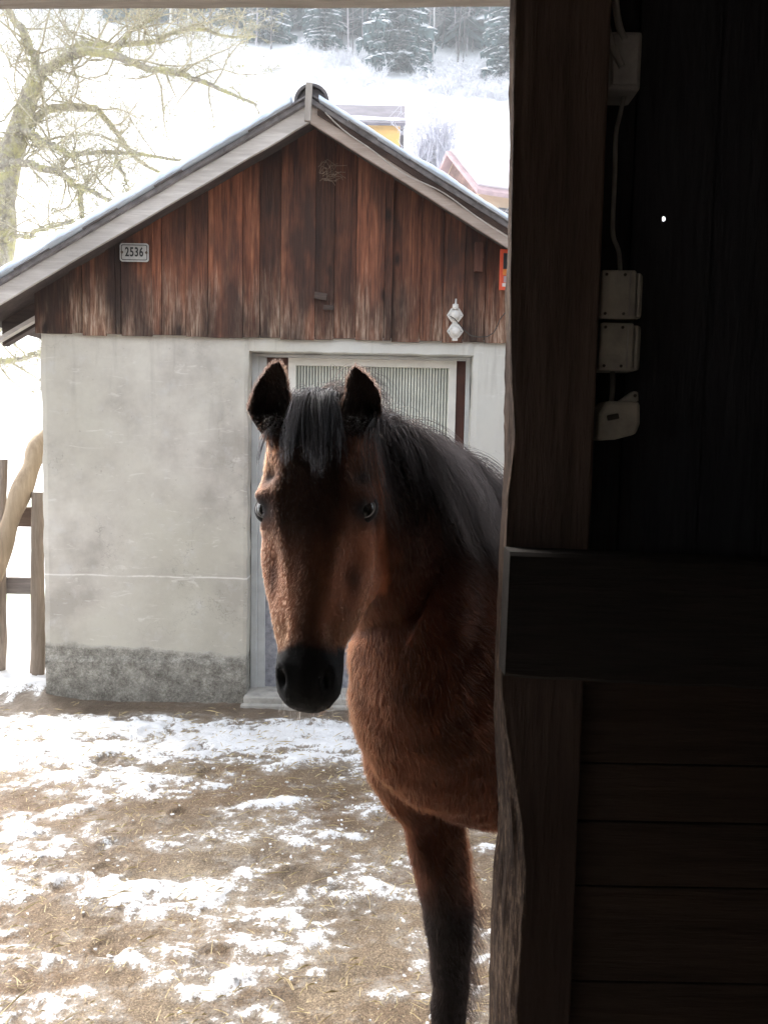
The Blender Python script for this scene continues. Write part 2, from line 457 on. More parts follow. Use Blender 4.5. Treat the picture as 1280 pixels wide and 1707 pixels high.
def board_mat():
    k = NT('gable_planks')
    tone = k.attr('tone')
    sepc = k.n('ShaderNodeSeparateColor'); k.l(tone, sepc.inputs[0])
    rnd, warm, pale = sepc.outputs[0], sepc.outputs[1], sepc.outputs[2]
    off = k.n('ShaderNodeCombineXYZ'); k.l(k.math('MULTIPLY', rnd, 37.0), off.inputs[1]); k.l(k.math('MULTIPLY', rnd, 11.0), off.inputs[2])
    va = k.n('ShaderNodeVectorMath', operation='ADD'); k.l(k.mapping((13, 13, .75)), va.inputs[0]); k.l(off.outputs[0], va.inputs[1])
    v = va.outputs[0]
    g1 = k.noise(1.7, 6, .62, v, .8); g2 = k.noise(9, 6, .7, v, .3)
    f = k.math('ADD', k.math('MULTIPLY', g1, .62), k.math('MULTIPLY', g2, .38))
    red = k.ramp(f, [(.32, (.030, .011, .008)), (.44, (.105, .036, .020)), (.56, (.215, .078, .040)), (.70, (.38, .18, .095))])
    brn = k.ramp(f, [(.32, (.024, .012, .009)), (.48, (.080, .034, .021)), (.60, (.155, .068, .040)), (.72, (.28, .15, .09))])
    c = k.mix(warm, brn, red)
    sep = k.n('ShaderNodeSeparateXYZ'); k.l(k.tc.outputs['Object'], sep.inputs[0])
    z = sep.outputs[2]
    # weather bleached lower ends
    vb = k.noise(3.0, 6, .7, v, .4)
    zz = k.math('SUBTRACT', z, k.math('MULTIPLY', k.math('SUBTRACT', vb, .42), k.math('ADD', k.math('MULTIPLY', pale, 2.6), .25)))
    mr = k.n('ShaderNodeMapRange'); mr.inputs[1].default_value = 2.36; mr.inputs[2].default_value = 2.0; k.l(zz, mr.inputs[0])
    bleach = k.ramp(g2, [(.38, (.10, .058, .036)), (.5, (.36, .24, .165)), (.6, (.66, .53, .41))])
    c = k.mix(k.math('MULTIPLY', mr.outputs[0], k.math('ADD', .10, k.math('MULTIPLY', k.ramp(k.noise(2.2, 5, .7, k.mapping((3.5, 1, .8))), [(.42, 0), (.6, 1)]), .6))), c, bleach)
    # dark weather stains and knots
    st = k.noise(1.5, 4, .6, k.mapping((2.4, 1, .8)))
    c = k.mix(k.ramp(st, [(.43, 0), (.62, .85)]), c, (.026, .016, .013))
    kn = k.n('ShaderNodeTexVoronoi'); kn.inputs['Scale'].default_value = 1.0; k.l(k.mapping((5.5, 5.5, 2.6)), kn.inputs['Vector'])
    c = k.mix(k.ramp(kn.outputs['Distance'], [(.05, .9), (.13, 0)]), c, (.018, .011, .009))
    vary = k.n('ShaderNodeCombineColor'); vf = k.math('ADD', .55, k.math('MULTIPLY', k.math('FRACT', k.math('MULTIPLY', rnd, 7.31)), .95))
    for i_ in range(3): k.l(vf, vary.inputs[i_])
    c = k.mix(1.0, c, vary.outputs[0], 'MULTIPLY')
    k.col(c).rough(.85)
    k.bump(k.math('ADD', k.math('MULTIPLY', g2, 1.0), k.math('MULTIPLY', g1, .5)), .8, .006)
    return k.m
M_BOARD = board_mat()
def gable():
    mb = MB()
    px = [64, 121, 141, 180, 197, 206, 257, 273, 312, 349, 406, 434, 468, 525, 556, 592, 639, 652, 699, 736, 771, 806, 841, 872]
    xs = [at(p, 560, WY).x for p in px] + [.95, WR + .02]
    xs[0] = WL - .02
    r = random.Random(4)
    for i in range(len(xs) - 1):
        x0, x1 = xs[i] + .0015, xs[i + 1] - .0015
        wdt = x1 - x0
        y = WY - .020 - (r.choice([0, .007, .014]) if wdt > .07 else .018) - r.random() * .003
        zb = 2.035 + (r.random() - .5) * .014
        mb.col = (r.random(), min(1, max(0, r.gauss(.62, .33))), (r.random() ** 3) * (1.6 if 6 < i < 14 else .8), 1)
        if wdt < .08: mb.col = (mb.col[0], .9, mb.col[2], 1)
        if i < 5: mb.col = (mb.col[0], .15, mb.col[2] * .4, 1)
        t = .018
        # several slices so the edge can wander a little
        def edge(x): return roof_z(x, 3.158)
        xm = [x0] + ([RX] if x0 < RX < x1 else []) + [x1]
        for a, b in zip(xm[:-1], xm[1:]):
            mb.prism([(a, y, zb), (b, y, zb), (b, y, edge(b)), (a, y, edge(a))], (0, t, 0))
    o = mb.build('gable_boarding', M_BOARD, shed)
    # dark lining behind the gaps
    m2 = MB(); m2.prism([(WL, WY + .02, 2.051), (WR, WY + .02, 2.051), (WR, WY + .02, roof_z(WR, 3.15)), (RX, WY + .02, 3.15), (WL, WY + .02, roof_z(WL, 3.15))], (0, .02, 0))
    m2.build('gable_lining', simple('dark_lining', (.02, .015, .012)), shed)
gable()

M_GREYWOOD = wood('grey_weathered_wood', (.44, .40, .37), (.76, .72, .68), 'X', rough=.85, bump=.5)
M_GREYWOODZ = wood('grey_weathered_upright', (.24, .21, .185), (.56, .51, .46), 'Z', rough=.85, bump=.5)
M_DARKWOOD = wood('dark_roof_timber', (.035, .024, .02), (.12, .085, .07), 'X', rough=.85)
M_SLATE = simple('roof_slate', (.19, .175, .175), .8, .4, 20, .5)

def slope_prism(mb, side, xa, xb, z_lo, z_hi, y0, y1, top=3.10, n=1, jit=0, seed=0):
    """a strip following the roof slope between |x-RX| = xa..xb, vertical offsets z_lo..z_hi from the slope line"""
    r = random.Random(seed)
    P = [(RX + side * (xa + (xb - xa) * i / n)) for i in range(n + 1)]
    lo = [roof_z(x, top) + z_lo + (r.random() - .5) * jit for x in P]
    hi = [roof_z(x, top) + z_hi + (r.random() - .5) * jit for x in P]
    for i in range(n):
        a, b = P[i], P[i + 1]
        q = [(a, y0, lo[i]), (b, y0, lo[i + 1]), (b, y0, hi[i + 1]), (a, y0, hi[i])]
        mb.prism(q, (0, y1 - y0, 0))

def roof():
    rf = MB()
    for s in (-1, 1):
        slope_prism(rf, s, 0, 1.84, .075, .100, 4.40, 8.85)
    ro = rf.build('roof', M_SLATE, shed)
    # ragged slate edge showing under the snow
    for s in (-1, 1):
        e = MB(); r = random.Random(5 + s); d = .02
        while d < 1.80:
            l = .13 + r.random() * .06
            z = .100 + r.random() * .010
            slope_prism(e, s, d, min(d + l, 1.85), z, z + .010, 4.375 + r.random() * .02, 4.60)
            d += l + .002
        e.build('slate_edge', M_SLATE, ro)
    # barge boards
    for s in (-1, 1):
        b = MB()
        b.col = (1, 1, 1, 1) if s < 0 else (.80, .70, .64, 1)
        slope_prism(b, s, .002, 1.83, -.012, .074, FY - .022, FY, n=24, jit=.004, seed=3 + s)
        b.build('bargeboard', M_GREYWOOD, shed)
    b = MB(); b.col = (1, .9, .85, 1)
    slope_prism(b, 1, .04, 1.83, .045, .103, FY - .036, FY - .0235, n=14, jit=.005, seed=12)
    b.build('bargeboard', M_DARKWOOD, shed)
    # rafters and boards seen under the overhang
    for y in (4.86, 5.6, 6.4, 7.2, 8.0):
        for s in (-1, 1):
            r_ = MB(); slope_prism(r_, s, 1.3, 1.78, -.075, .06, y, y + .07); r_.build('rafter', M_DARKWOOD, shed)
    for s in (-1, 1):
        r_ = MB(); slope_prism(r_, s, 0, 1.82, .060, .074, 4.452, 8.8); r_.build('roof_boarding', M_DARKWOOD, shed)
    r_ = MB(); slope_prism(r_, -1, 1.54, 1.80, -.060, -.035, 4.80, 4.85); r_.build('eave_board', M_GREYWOOD, shed)
    # wall plate ends
    # ridge tile: half pipe
    rc = MB(); n = 14; V = []
    for yy in (4.385, 8.86):
        for rad in (.088, .074):
            for i in range(n + 1):
                t = math.pi * i / n
                V.append((RX + .012 + rad * math.cos(t), yy, 3.172 + rad * math.sin(t)))
    m_ = n + 1; F = []
    for i in range(n):
        F += [(i, i + 1, 2 * m_ + i + 1, 2 * m_ + i), (m_ + i, 3 * m_ + i, 3 * m_ + i + 1, m_ + i + 1),
              (i, m_ + i, m_ + i + 1, i + 1), (2 * m_ + i, 2 * m_ + i + 1, 3 * m_ + i + 1, 3 * m_ + i)]
    rc.add(V, F)
    # mortar fill of the tile end
    V = [(RX + .012, 4.41, 3.165)] + [(RX + .012 + .076 * math.cos(math.pi * i / n), 4.41, 3.168 + .076 * math.sin(math.pi * i / n)) for i in range(n + 1)]
    rc.add(V, [(0, i + 1, i + 2) for i in range(n)])
    rc.build('ridge_tile', simple('ridge_clay', (.11, .10, .10), .85, .4, 16, .5), ro, smooth=False)
    st = MB(); st.box((RX - .018, 4.36, 3.07), (RX + .014, 4.384, 3.255), Matrix.Rotation(R(2), 3, 'Y'))
    st.build('ridge_stake', M_GREYWOODZ, shed, bevel=.003)
    # latches on the gable hatch
    for (a, b, t) in (((524, 487), (545, 499), 8), ((539, 508), (557, 516), 2)):
        l = MB(); p, q = at(*a, WY - .06), at(*b, WY - .06)
        l.box((p.x, WY - .058, q.z), (q.x, WY - .043, p.z), Matrix.Rotation(R(t), 3, 'Y')); l.build('latch', M_DARKWOOD, shed, bevel=.003)
    h = MB(); p, q = at(789, 408, WY), at(802, 457, WY); h.box((p.x, WY - .075, q.z), (q.x, WY - .045, p.z)); 
    h.box((p.x + .035, WY - .085, q.z + .07), (p.x + .052, WY - .075, q.z + .1))
    h.build('hatch_block', wood('red_wood', (.06, .025, .018), (.17, .07, .045), 'Z'), shed, bevel=.004)
roof()

def roof_snow(side):
    nx, ny = 150, 60
    xs = np.linspace(.05 if side > 0 else .09, 1.86, nx); ys = np.concatenate([np.linspace(4.355, 4.5, 14), np.linspace(4.53, 8.88, ny - 14)])
    X, Y = np.meshgrid(xs, ys)
    th = (.048 if side < 0 else .030) + .030 * (fbm2(X * 3 + side * 5, Y * 2, 3, 71) - .5) + .018 * (fbm2(X * 16, Y * 16, 3, 72) - .5)
    if side < 0: th = th + .006
    edge = np.sqrt(np.clip((Y - 4.355) / .07, 0, 1)) * np.clip((1.87 - X) / .04, 0, 1) ** .5
    edge = np.clip(edge, .0, 1)
    wob = (fbm2(X * 9, X * 0 + 3 * side, 3, 75) - .5) * .035 + (fbm2(X * 40, X * 0 + 5, 2, 76) - .5) * .012
    Yw = Y + wob * sstep(4.8, 4.4, Y)
    Xw = RX + side * X
    base = 3.10 - X * SLOPE + .1005 + .012
    top = base + th * edge
    V = np.concatenate([np.stack([Xw, Yw, top], -1).reshape(-1, 3), np.stack([Xw, Yw, base - .008], -1).reshape(-1, 3)])
    idx = np.arange(nx * ny).reshape(ny, nx); k = nx * ny
    F = np.stack([idx[:-1, :-1], idx[:-1, 1:], idx[1:, 1:], idx[1:, :-1]], -1).reshape(-1, 4)
    F = F.tolist() + [[a + k for a in f[::-1]] for f in F.tolist()]
    for i in range(nx - 1): F.append((idx[0, i], idx[0, i] + k, idx[0, i + 1] + k, idx[0, i + 1]))
    for j in range(ny - 1):
        F.append((idx[j, -1], idx[j, -1] + k, idx[j + 1, -1] + k, idx[j + 1, -1])); F.append((idx[j, 0], idx[j + 1, 0], idx[j + 1, 0] + k, idx[j, 0] + k))
    o = obj('roof_snow', V, F, M_ROOFSNOW, None, True)
    tag(o, 'layer of snow on the %s slope of the shed roof' % ('left' if side < 0 else 'right'), 'snow', kind='stuff')
roof_snow(-1); roof_snow(1)

# ---- door with ribbed window
def door():
    y = WY + DEPTH
    jm = simple('pale_jamb', (.52, .53, .52), .6, .12, 9, .2)
    dr = empty('door', (-.1, y, 0)); dr.parent = shed; dr.matrix_parent_inverse = Matrix.Translation(-shed.location)
    j = MB()
    j.box((OX0 + .002, y - .03, -.02), (-.735, y + .03, OZ1 - .002)); j.box((.455, y - .03, -.02), (OX1 - .002, y + .03, OZ1 - .002))
    j.box((-.7345, y - .028, 1.945), (.4545, y + .03, OZ1 - .002))
    def part(mb, n, m, **k):
        o = mb.build(n, m, None, **k); o.parent = dr; o.matrix_parent_inverse = Matrix.Translation(-Vector((-.1, y, 0))) ; return o
    part(j, 'door_frame', jm, bevel=.004)
    bp = simple('brown_paint', (.075, .028, .018), .55, .2, 14, .2)
    for xa_, xb_ in ((-.690, -.567), (.402, .4545)):
        lf = MB(); lf.box((xa_, y + .0, .93), (xb_, y + .035, 1.944)); part(lf, 'brown_strip', bp)
    p2 = MB(); p2.box((-.7345, y - .015, -.02), (-.6905, y + .033, 1.944)); part(p2, 'stile', jm, bevel=.003)
    lo = MB(); lo.box((-.690, y + .002, .0), (.4545, y + .035, .9295))
    k = NT('panel_blue_grey'); k.col(k.ramp(k.noise(22, 5, .7), [(.3, (.17, .175, .20)), (.7, (.40, .40, .43))])).rough(.8); k.bump(k.noise(40, 4), .5, .006)
    part(lo, 'lower_panel', k.m)
    # white window frame
    wf = MB(); z1, z0, x0, x1 = 1.944, .9305, -.566, .401; b = .042
    wf.box((x0, y - .012, z1 - b), (x1, y + .034, z1)); wf.box((x0, y - .012, z0), (x1, y + .034, z0 + b))
    wf.box((x0, y - .012, z0 + b), (x0 + b, y + .034, z1 - b)); wf.box((x1 - b, y - .012, z0 + b), (x1, y + .034, z1 - b))
    o = part(wf, 'window_frame', simple('white_frame_paint', (.74, .72, .66), .5, .10, 10, .15))
    # ribbed panel
    n = 51 * 10; V = []; F = []
    for i in range(n + 1):
        xx = x0 + b + (x1 - x0 - 2 * b) * i / n
        yy = y + .016 - .0042 * math.cos(2 * math.pi * i / 10)
        V += [(xx, yy, z0 + b), (xx, yy, z1 - b)]
    for i in range(n): F.append((2 * i, 2 * i + 2, 2 * i + 3, 2 * i + 1))
    k = NT('ribbed_plastic')
    sp = k.n('ShaderNodeSeparateXYZ'); k.l(k.tc.outputs['Object'], sp.inputs[0])
    c = k.ramp(k.noise(6, 5), [(.3, (.42, .43, .38)), (.7, (.56, .57, .50))])
    rib = k.ramp(k.math('MULTIPLY', k.math('SUBTRACT', sp.outputs[1], y + .0118), 119), [(.0, 1.6), (.35, 1.0), (1.0, .42)])
    k.col(k.mix(1.0, c, rib, 'MULTIPLY')).rough(.35)
    k.b.inputs['Specular IOR Level'].default_value = .6
    rp = obj('ribbed_pane', V, F, k.m, None, True); rp.parent = dr; rp.matrix_parent_inverse = Matrix.Translation(-Vector((-.1, y, 0)))
    th = MB(); th.box((OX0 - .01, WY - .06, -.12), (OX1 + .01, y + .1, .004)); th.box((OX0 - .02, WY - .10, -.13), (OX1 + .02, WY - .0605, -.03))
    th.build('threshold', simple('concrete', (.42, .40, .36), .9, .3, 12, .5), shed, bevel=.008)
door()

# ---- things fixed on the gable
def text_mesh(body, size, sx, loc, m, name, parent, depth=.0012, bold=0.0):
    cu = bpy.data.curves.new('lettering', 'FONT'); cu.body = body; cu.size = size; cu.extrude = depth; cu.offset = bold
    cu.align_x = 'CENTER'; cu.align_y = 'CENTER'; cu.space_character = 1.12
    t = bpy.data.objects.new('lettering', cu); C.objects.link(t)
    dg = bpy.context.evaluated_depsgraph_get(); me = bpy.data.meshes.new_from_object(t.evaluated_get(dg))
    bpy.data.objects.remove(t)
    me.transform(Matrix.Translation(loc) @ Matrix.Rotation(R(90), 4, 'X') @ Matrix.Diagonal((sx, 1, 1, 1)))
    me.materials.clear(); me.materials.append(m)
    o = bpy.data.objects.new(name, me); C.objects.link(o); o.parent = parent
    o.matrix_parent_inverse = Matrix.Translation(-parent.location)
    return o

def rrect(x0, z0, x1, z1, r, y, n=5):
    P = []
    for cx, cz, a0 in ((x1 - r, z0 + r, -90), (x1 - r, z1 - r, 0), (x0 + r, z1 - r, 90), (x0 + r, z0 + r, 180)):
        for i in range(n + 1):
            t = R(a0 + 90 * i / n); P.append((cx + r * math.cos(t), y, cz + r * math.sin(t)))
    return P

def plate():
    y = WY - .062
    x0, x1, z0, z1 = -1.4665, -1.309, 2.428, 2.526
    pl = empty('number_plate', ((x0 + x1) / 2, y, (z0 + z1) / 2))
    tag(pl, 'small white enamel house number plate reading 2536 on the gable planks', 'number plate')
    en = simple('white_enamel', (.50, .49, .47), .35, .12, 60, .1, .001)
    bk = simple('black_enamel', (.03, .03, .03), .4, .1, 30, 0)
    m = MB(); m.prism(rrect(x0, z0, x1, z1, .014, y), (0, .004, 0)); m.build('plate', en, pl)
    m = MB()
    a = rrect(x0 + .0075, z0 + .0075, x1 - .0075, z1 - .0075, .010, y - .0012); b = rrect(x0 + .0115, z0 + .0115, x1 - .0115, z1 - .0115, .007, y - .0012)
    n = len(a); m.add(a + b, [(i, (i + 1) % n, n + (i + 1) % n, n + i) for i in range(n)]); m.build('border', bk, pl)
    for xs_ in (x0 + .012, x1 - .012):
        m = MB(); P = [(xs_ + .007 * math.cos(2 * math.pi * i / 10), y - .003, (z0 + z1) / 2 + .008 * math.sin(2 * math.pi * i / 10)) for i in range(10)]
        m.prism(P, (0, .002, 0)); m.build('screw', simple('rusty_screw', (.10, .07, .05), .6, .3, 60, 0), pl)
    text_mesh('2536', .068, .68, ((x0 + x1) / 2, y - .0022, (z0 + z1) / 2), bk, 'digits', pl, bold=.0012)
plate()

def orange_box():
    y = WY - .075
    x0, x1, z0, z1 = .604, .74, 2.312, 2.53
    t = empty('safety_sign', ((x0 + x1) / 2, y, (z0 + z1) / 2))
    tag(t, 'orange framed notice with dark picture panel, half hidden behind the barn post', 'sign')
    og = simple('orange_red_paint', (.80, .115, .05), .45, .08, 20, 0)
    m = MB(); m.box((x0, y, z0), (x1, y + .012, z1)); m.build('panel', og, t, bevel=.003)
    m = MB(); m.box((x0 + .018, y - .003, z0 + .112), (x1 - .018, y - .0005, z1 - .022)); m.build('picture', simple('picture_black', (.03, .03, .035), .5, .2, 20, 0), t)
    m = MB(); m.prism([(x0 + .040, y - .005, z0 + .114), (x0 + .075, y - .005, z0 + .114), (x0 + .060, y - .005, z0 + .17)], (0, .0015, 0))
    m.build('figure', simple('pale_grey_print', (.55, .55, .55), .5, .05, 20, 0), t)
    m = MB(); m.box((x0 + .018, y - .003, z0 + .080), (x1 - .018, y - .0005, z0 + .110)); m.build('stripe', simple('amber_print', (.85, .30, .07), .5, .05, 20, 0), t)
    m = MB(); m.box((x0 + .022, y - .003, z0 + .04), (x1 - .022, y - .0005, z0 + .074)); m.build('label_field', simple('grey_pink_print', (.5, .36, .38), .5, .1, 40, 0), t)
    m = MB(); m.box((x0 + .016, y - .003, z0 + .018), (x1 - .016, y - .0005, z0 + .036)); m.build('white_strip', simple('white_print', (.75, .7, .66), .5, .05, 20, 0), t)
orange_box()

def fitting(cx, cz, knob, name, label):
    y = WY - .06
    t = empty(name, (cx, y, cz)); tag(t, label, 'cable fitting', 'white cable fittings')
    wm = simple('white_ceramic', (.66, .64, .60), .35, .08, 30, 0)
    m = MB(); P = [(cx - .046, y, cz), (cx - .020, y, cz - .036), (cx + .020, y, cz - .036), (cx + .046, y, cz), (cx + .022, y, cz + .038), (cx - .022, y, cz + .038)]
    m.prism(P, (0, .012, 0)); m.box((cx - .015, y + .002, cz - .052), (cx + .015, y + .010, cz - .0365)); m.build('base_plate', wm, t, bevel=.003)
    m = MB(); n = 16
    for i, (ra, d) in enumerate(((.027, 0), (.027, .014), (.022, .026), (.012, .033))):
        m.v += [(cx + ra * math.cos(2 * math.pi * j / n), y - d, cz + ra * math.sin(2 * math.pi * j / n)) for j in range(n)]; m.c += [(1, 1, 1, 1)] * n
        if i: m.f += [((i - 1) * n + j, (i - 1) * n + (j + 1) % n, i * n + (j + 1) % n, i * n + j) for j in range(n)]
    m.f.append(tuple(3 * n + j for j in range(n))); m.build('dome', wm, t, smooth=True)
    for s in (-1, 1):
        m = MB(); m.prism([(cx + s * .035 + .003 * math.cos(j), y - .003, cz + .003 * math.sin(j)) for j in range(6)], (0, .003, 0)); m.build('screw', simple('screw_dark', (.12, .11, .1), .5, .1, 50, 0), t)
    if knob:
        m = MB(); m.tube([(cx, y - .004, cz + .03), (cx, y - .004, cz + .058), (cx + .001, y - .004, cz + .062), (cx + .002, y - .004, cz + .088)], [.018, .016, .005, .004], 10); m.build('cable_entry', wm, t, smooth=True)
i1 = at(757, 528, WY); i2 = at(757, 552, WY)
fitting(i1.x, i1.z - .0, True, 'cable_fitting', 'white ceramic cable fitting with spout on top, upper of two under the plank edge')
fitting(i2.x, i2.z - .008, False, 'cable_fitting', 'white round-domed ceramic fitting, lower of two just above the door')

M_CABLE = simple('dark_cable', (.05, .045, .04), .5, .2, 30, 0)
m = MB()
P = [at(a, b, WY - .085) for a, b in ((750, 527), (757, 531), (763, 538), (772, 549), (784, 559), (798, 562), (812, 561), (822, 555), (828, 545), (833, 532), (842, 521))]
m.tube(P, .0028, 6); o = m.build('cable', M_CABLE, None, smooth=True)
tag(o, 'thin dark cable sagging from the white fittings towards the barn post', 'cable')
m = MB(); pts = []
for i in range(40):
    t = i / 39; d = .08 + t * 1.7
    pts.append((RX + d, FY - .052 + .004 * math.sin(i), roof_z(RX + d) + .072 - .045 * min(1, t * 5) - .014 * math.sin(t * 12) - .012 * math.sin(t * 31) * .6))
m.tube(pts, .003, 6); o = m.build('wire', simple('pale_wire', (.42, .38, .34), .5, .2, 30, 0), None, smooth=True)
tag(o, 'pale wavy wire running down the right bargeboard of the shed', 'wire')
m = MB(); r = random.Random(8)
p0 = at(540, 290, WY - .08)
for i in range(26):
    a = p0 + Vector((r.uniform(-.03, .06), -r.random() * .02, r.uniform(-.04, .04)))
    m.tube([a, a + Vector((r.uniform(.005, .05), -.01, r.uniform(-.01, .035))), a + Vector((r.uniform(.01, .07), -.01, r.uniform(-.03, .04)))], .0012, 3)
o = m.build('straw_tuft', simple('dull_straw', (.20, .15, .11), .8, .3, 30, 0), None)
tag(o, 'wispy tuft of old straw caught high on the gable planks', 'straw', kind='stuff')

# ================================================================== BARN (camera stands inside)
barn = empty('barn', (0, 1.4, -.05))
tag(barn, 'dark interior of a wooden barn whose doorway post and beam frame the view', 'barn')
PY0, PY1 = 1.40, 1.53
def barn_wood(name, axis, dark, light, edge=False):
    k = NT(name)
    s = {'Z': (10, 10, .8), 'X': (.8, 10, 10)}[axis]
    v = k.mapping(s)
    g1 = k.noise(2.2, 6, .65, v, .8); g2 = k.noise(11, 6, .7, v, .3)
    f = k.math('ADD', k.math('MULTIPLY', g1, .55), k.math('MULTIPLY', g2, .45))
    c = k.ramp(f, [(.32, dark), (.5, tuple((a + b) / 2 for a, b in zip(dark, light))), (.7, light)])
    if edge:
        zz_ = k.n('ShaderNodeSeparateXYZ'); k.l(k.tc.outputs['Object'], zz_.inputs[0])
        low_shade = k.n('ShaderNodeMapRange'); low_shade.inputs[1].default_value = 1.35; low_shade.inputs[2].default_value = .95; k.l(k.math('ADD', zz_.outputs[2], k.math('MULTIPLY', k.noise(2, 4), .3)), low_shade.inputs[0])  # shade painted into the lower post to offset the stronger light there
        c = k.mix(k.math('MULTIPLY', low_shade.outputs[0], .82), c, (.028, .017, .013))
        worn = k.attr('worn', 'Fac')
        g3 = k.noise(4.5, 7, .78, k.mapping((26, 26, 3.2)), 1.2); g4 = k.noise(5, 5, .7)
        fib = k.ramp(k.math('ADD', k.math('MULTIPLY', g3, .62), k.math('MULTIPLY', g4, .38)), [(.40, (.016, .010, .007)), (.50, (.060, .038, .027)), (.60, (.24, .17, .12))])
        f = k.math('ADD', f, k.math('MULTIPLY', k.math('MULTIPLY', g3, worn), 1.2))
        c = k.mix(worn, c, fib)
    k.col(c).rough(.8)
    k.b.inputs['Specular IOR Level'].default_value = .15
    k.bump(f, .9, .008)
    return k.m
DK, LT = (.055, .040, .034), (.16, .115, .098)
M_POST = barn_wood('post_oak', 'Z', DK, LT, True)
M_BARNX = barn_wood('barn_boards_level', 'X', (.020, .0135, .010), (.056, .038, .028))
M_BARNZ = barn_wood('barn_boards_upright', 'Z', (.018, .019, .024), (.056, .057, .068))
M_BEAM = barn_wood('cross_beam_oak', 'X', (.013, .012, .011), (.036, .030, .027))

def post():
    sil = [(-60, 853), (0, 851), (150, 851), (300, 849), (420, 846), (480, 844), (560, 845), (640, 844), (700, 841), (800, 839), (900, 834), (1000, 831), (1080, 828), (1130, 826), (1200, 825), (1300, 827), (1370, 831), (1410, 829), (1450, 824), (1500, 821), (1600, 817), (1707, 815), (2400, 805)]
    nea = [(-60, 856), (0, 856), (300, 854), (560, 850), (640, 852), (680, 856), (720, 859), (760, 855), (820, 848), (900, 844), (1130, 838), (1200, 846), (1260, 856), (1340, 868), (1420, 874), (1480, 872), (1560, 866), (1640, 862), (1707, 862), (2400, 866)]
    zs = np.arange(-.10, 2.32, .0085)
    py_of = lambda z, Y: 853.5 - 1400 * math.tan(math.atan2(z - 1.5, Y) + R(5.1))
    nu = 15; nb = 26
    V = []; worn = []
    for z in zs:
        py = py_of(z, 1.46)
        xs_ = at(np.interp(py, *zip(*sil)), py, PY1 - .03).x
        pn = np.interp(py, *zip(*nea)); xn = at(pn, py, PY0).x
        rad = .5 * max(0, (pn - 852)) / 40
        row = []
        # far back corner -> side -> near corner -> front face -> right edge -> back
        pts = [(xs_ + .004, PY1)]
        for i in range(nu):
            t = i / (nu - 1)
            x = xs_ + (xn - xs_) * t ** (1.25)
            y = (PY1 - .02) + (PY0 - PY1 + .02) * t ** .8
            pts.append((x, y))
        for i in range(1, nb + 1): pts.append((xn + (.345 - xn) * i / nb, PY0))
        pts.append((.345, PY1)); 
        for j, (x, y) in enumerate(pts):
            rough = float(fbm2(np.array([j * .35 + 3]), np.array([z * 3.1]), 4, 91)[0]) - .5
            r2 = float(fbm2(np.array([j * 1.3 + fbm1(z * 2, 2, 5) * 2]), np.array([z * 5]), 4, 93)[0]) - .5
            wedge = math.exp(-((j - nu) / 5.0) ** 2) if j > nu else 1.0
            if j <= 1 or j >= nu + nb + 1: amp = .004
            else: amp = .018 * wedge * (.35 + rad * 1.6) + .0035
            y2 = y + (rough * amp + r2 * amp * .5)
            x2 = x + (rough * amp * .6 + r2 * amp * .6) * (1 if 0 < j < nu + 3 else 0)
            if j < 4: x2 += r2 * .007 + (float(fbm2(np.array([z * 38]), np.array([.5]), 2, 97)[0]) - .5) * .004
            row.append((x2, y2, z))
            wv = 1.0 if j <= nu else max(0, 1 - (j - nu) / (1.2 + rad * 4))
            worn.append(wv * min(1, .55 + rad + (rough + .1)))
        V += row
    n = len(pts); F = []
    for i in range(len(zs) - 1):
        for j in range(n): F.append((i * n + j, i * n + (j + 1) % n, (i + 1) * n + (j + 1) % n, (i + 1) * n + j))
    F.append(tuple(range(n))); F.append(tuple((len(zs) - 1) * n + j for j in range(n)))
    o = obj('door_post', V, F, M_POST, barn, True)
    a = o.data.attributes.new('worn', 'FLOAT', 'POINT'); a.data.foreach_set('value', np.clip(np.array(worn, dtype=np.float32), 0, 1))
    bm = bmesh.new(); bm.from_mesh(o.data); bmesh.ops.recalc_face_normals(bm, faces=bm.faces); bm.to_mesh(o.data); bm.free()
post()

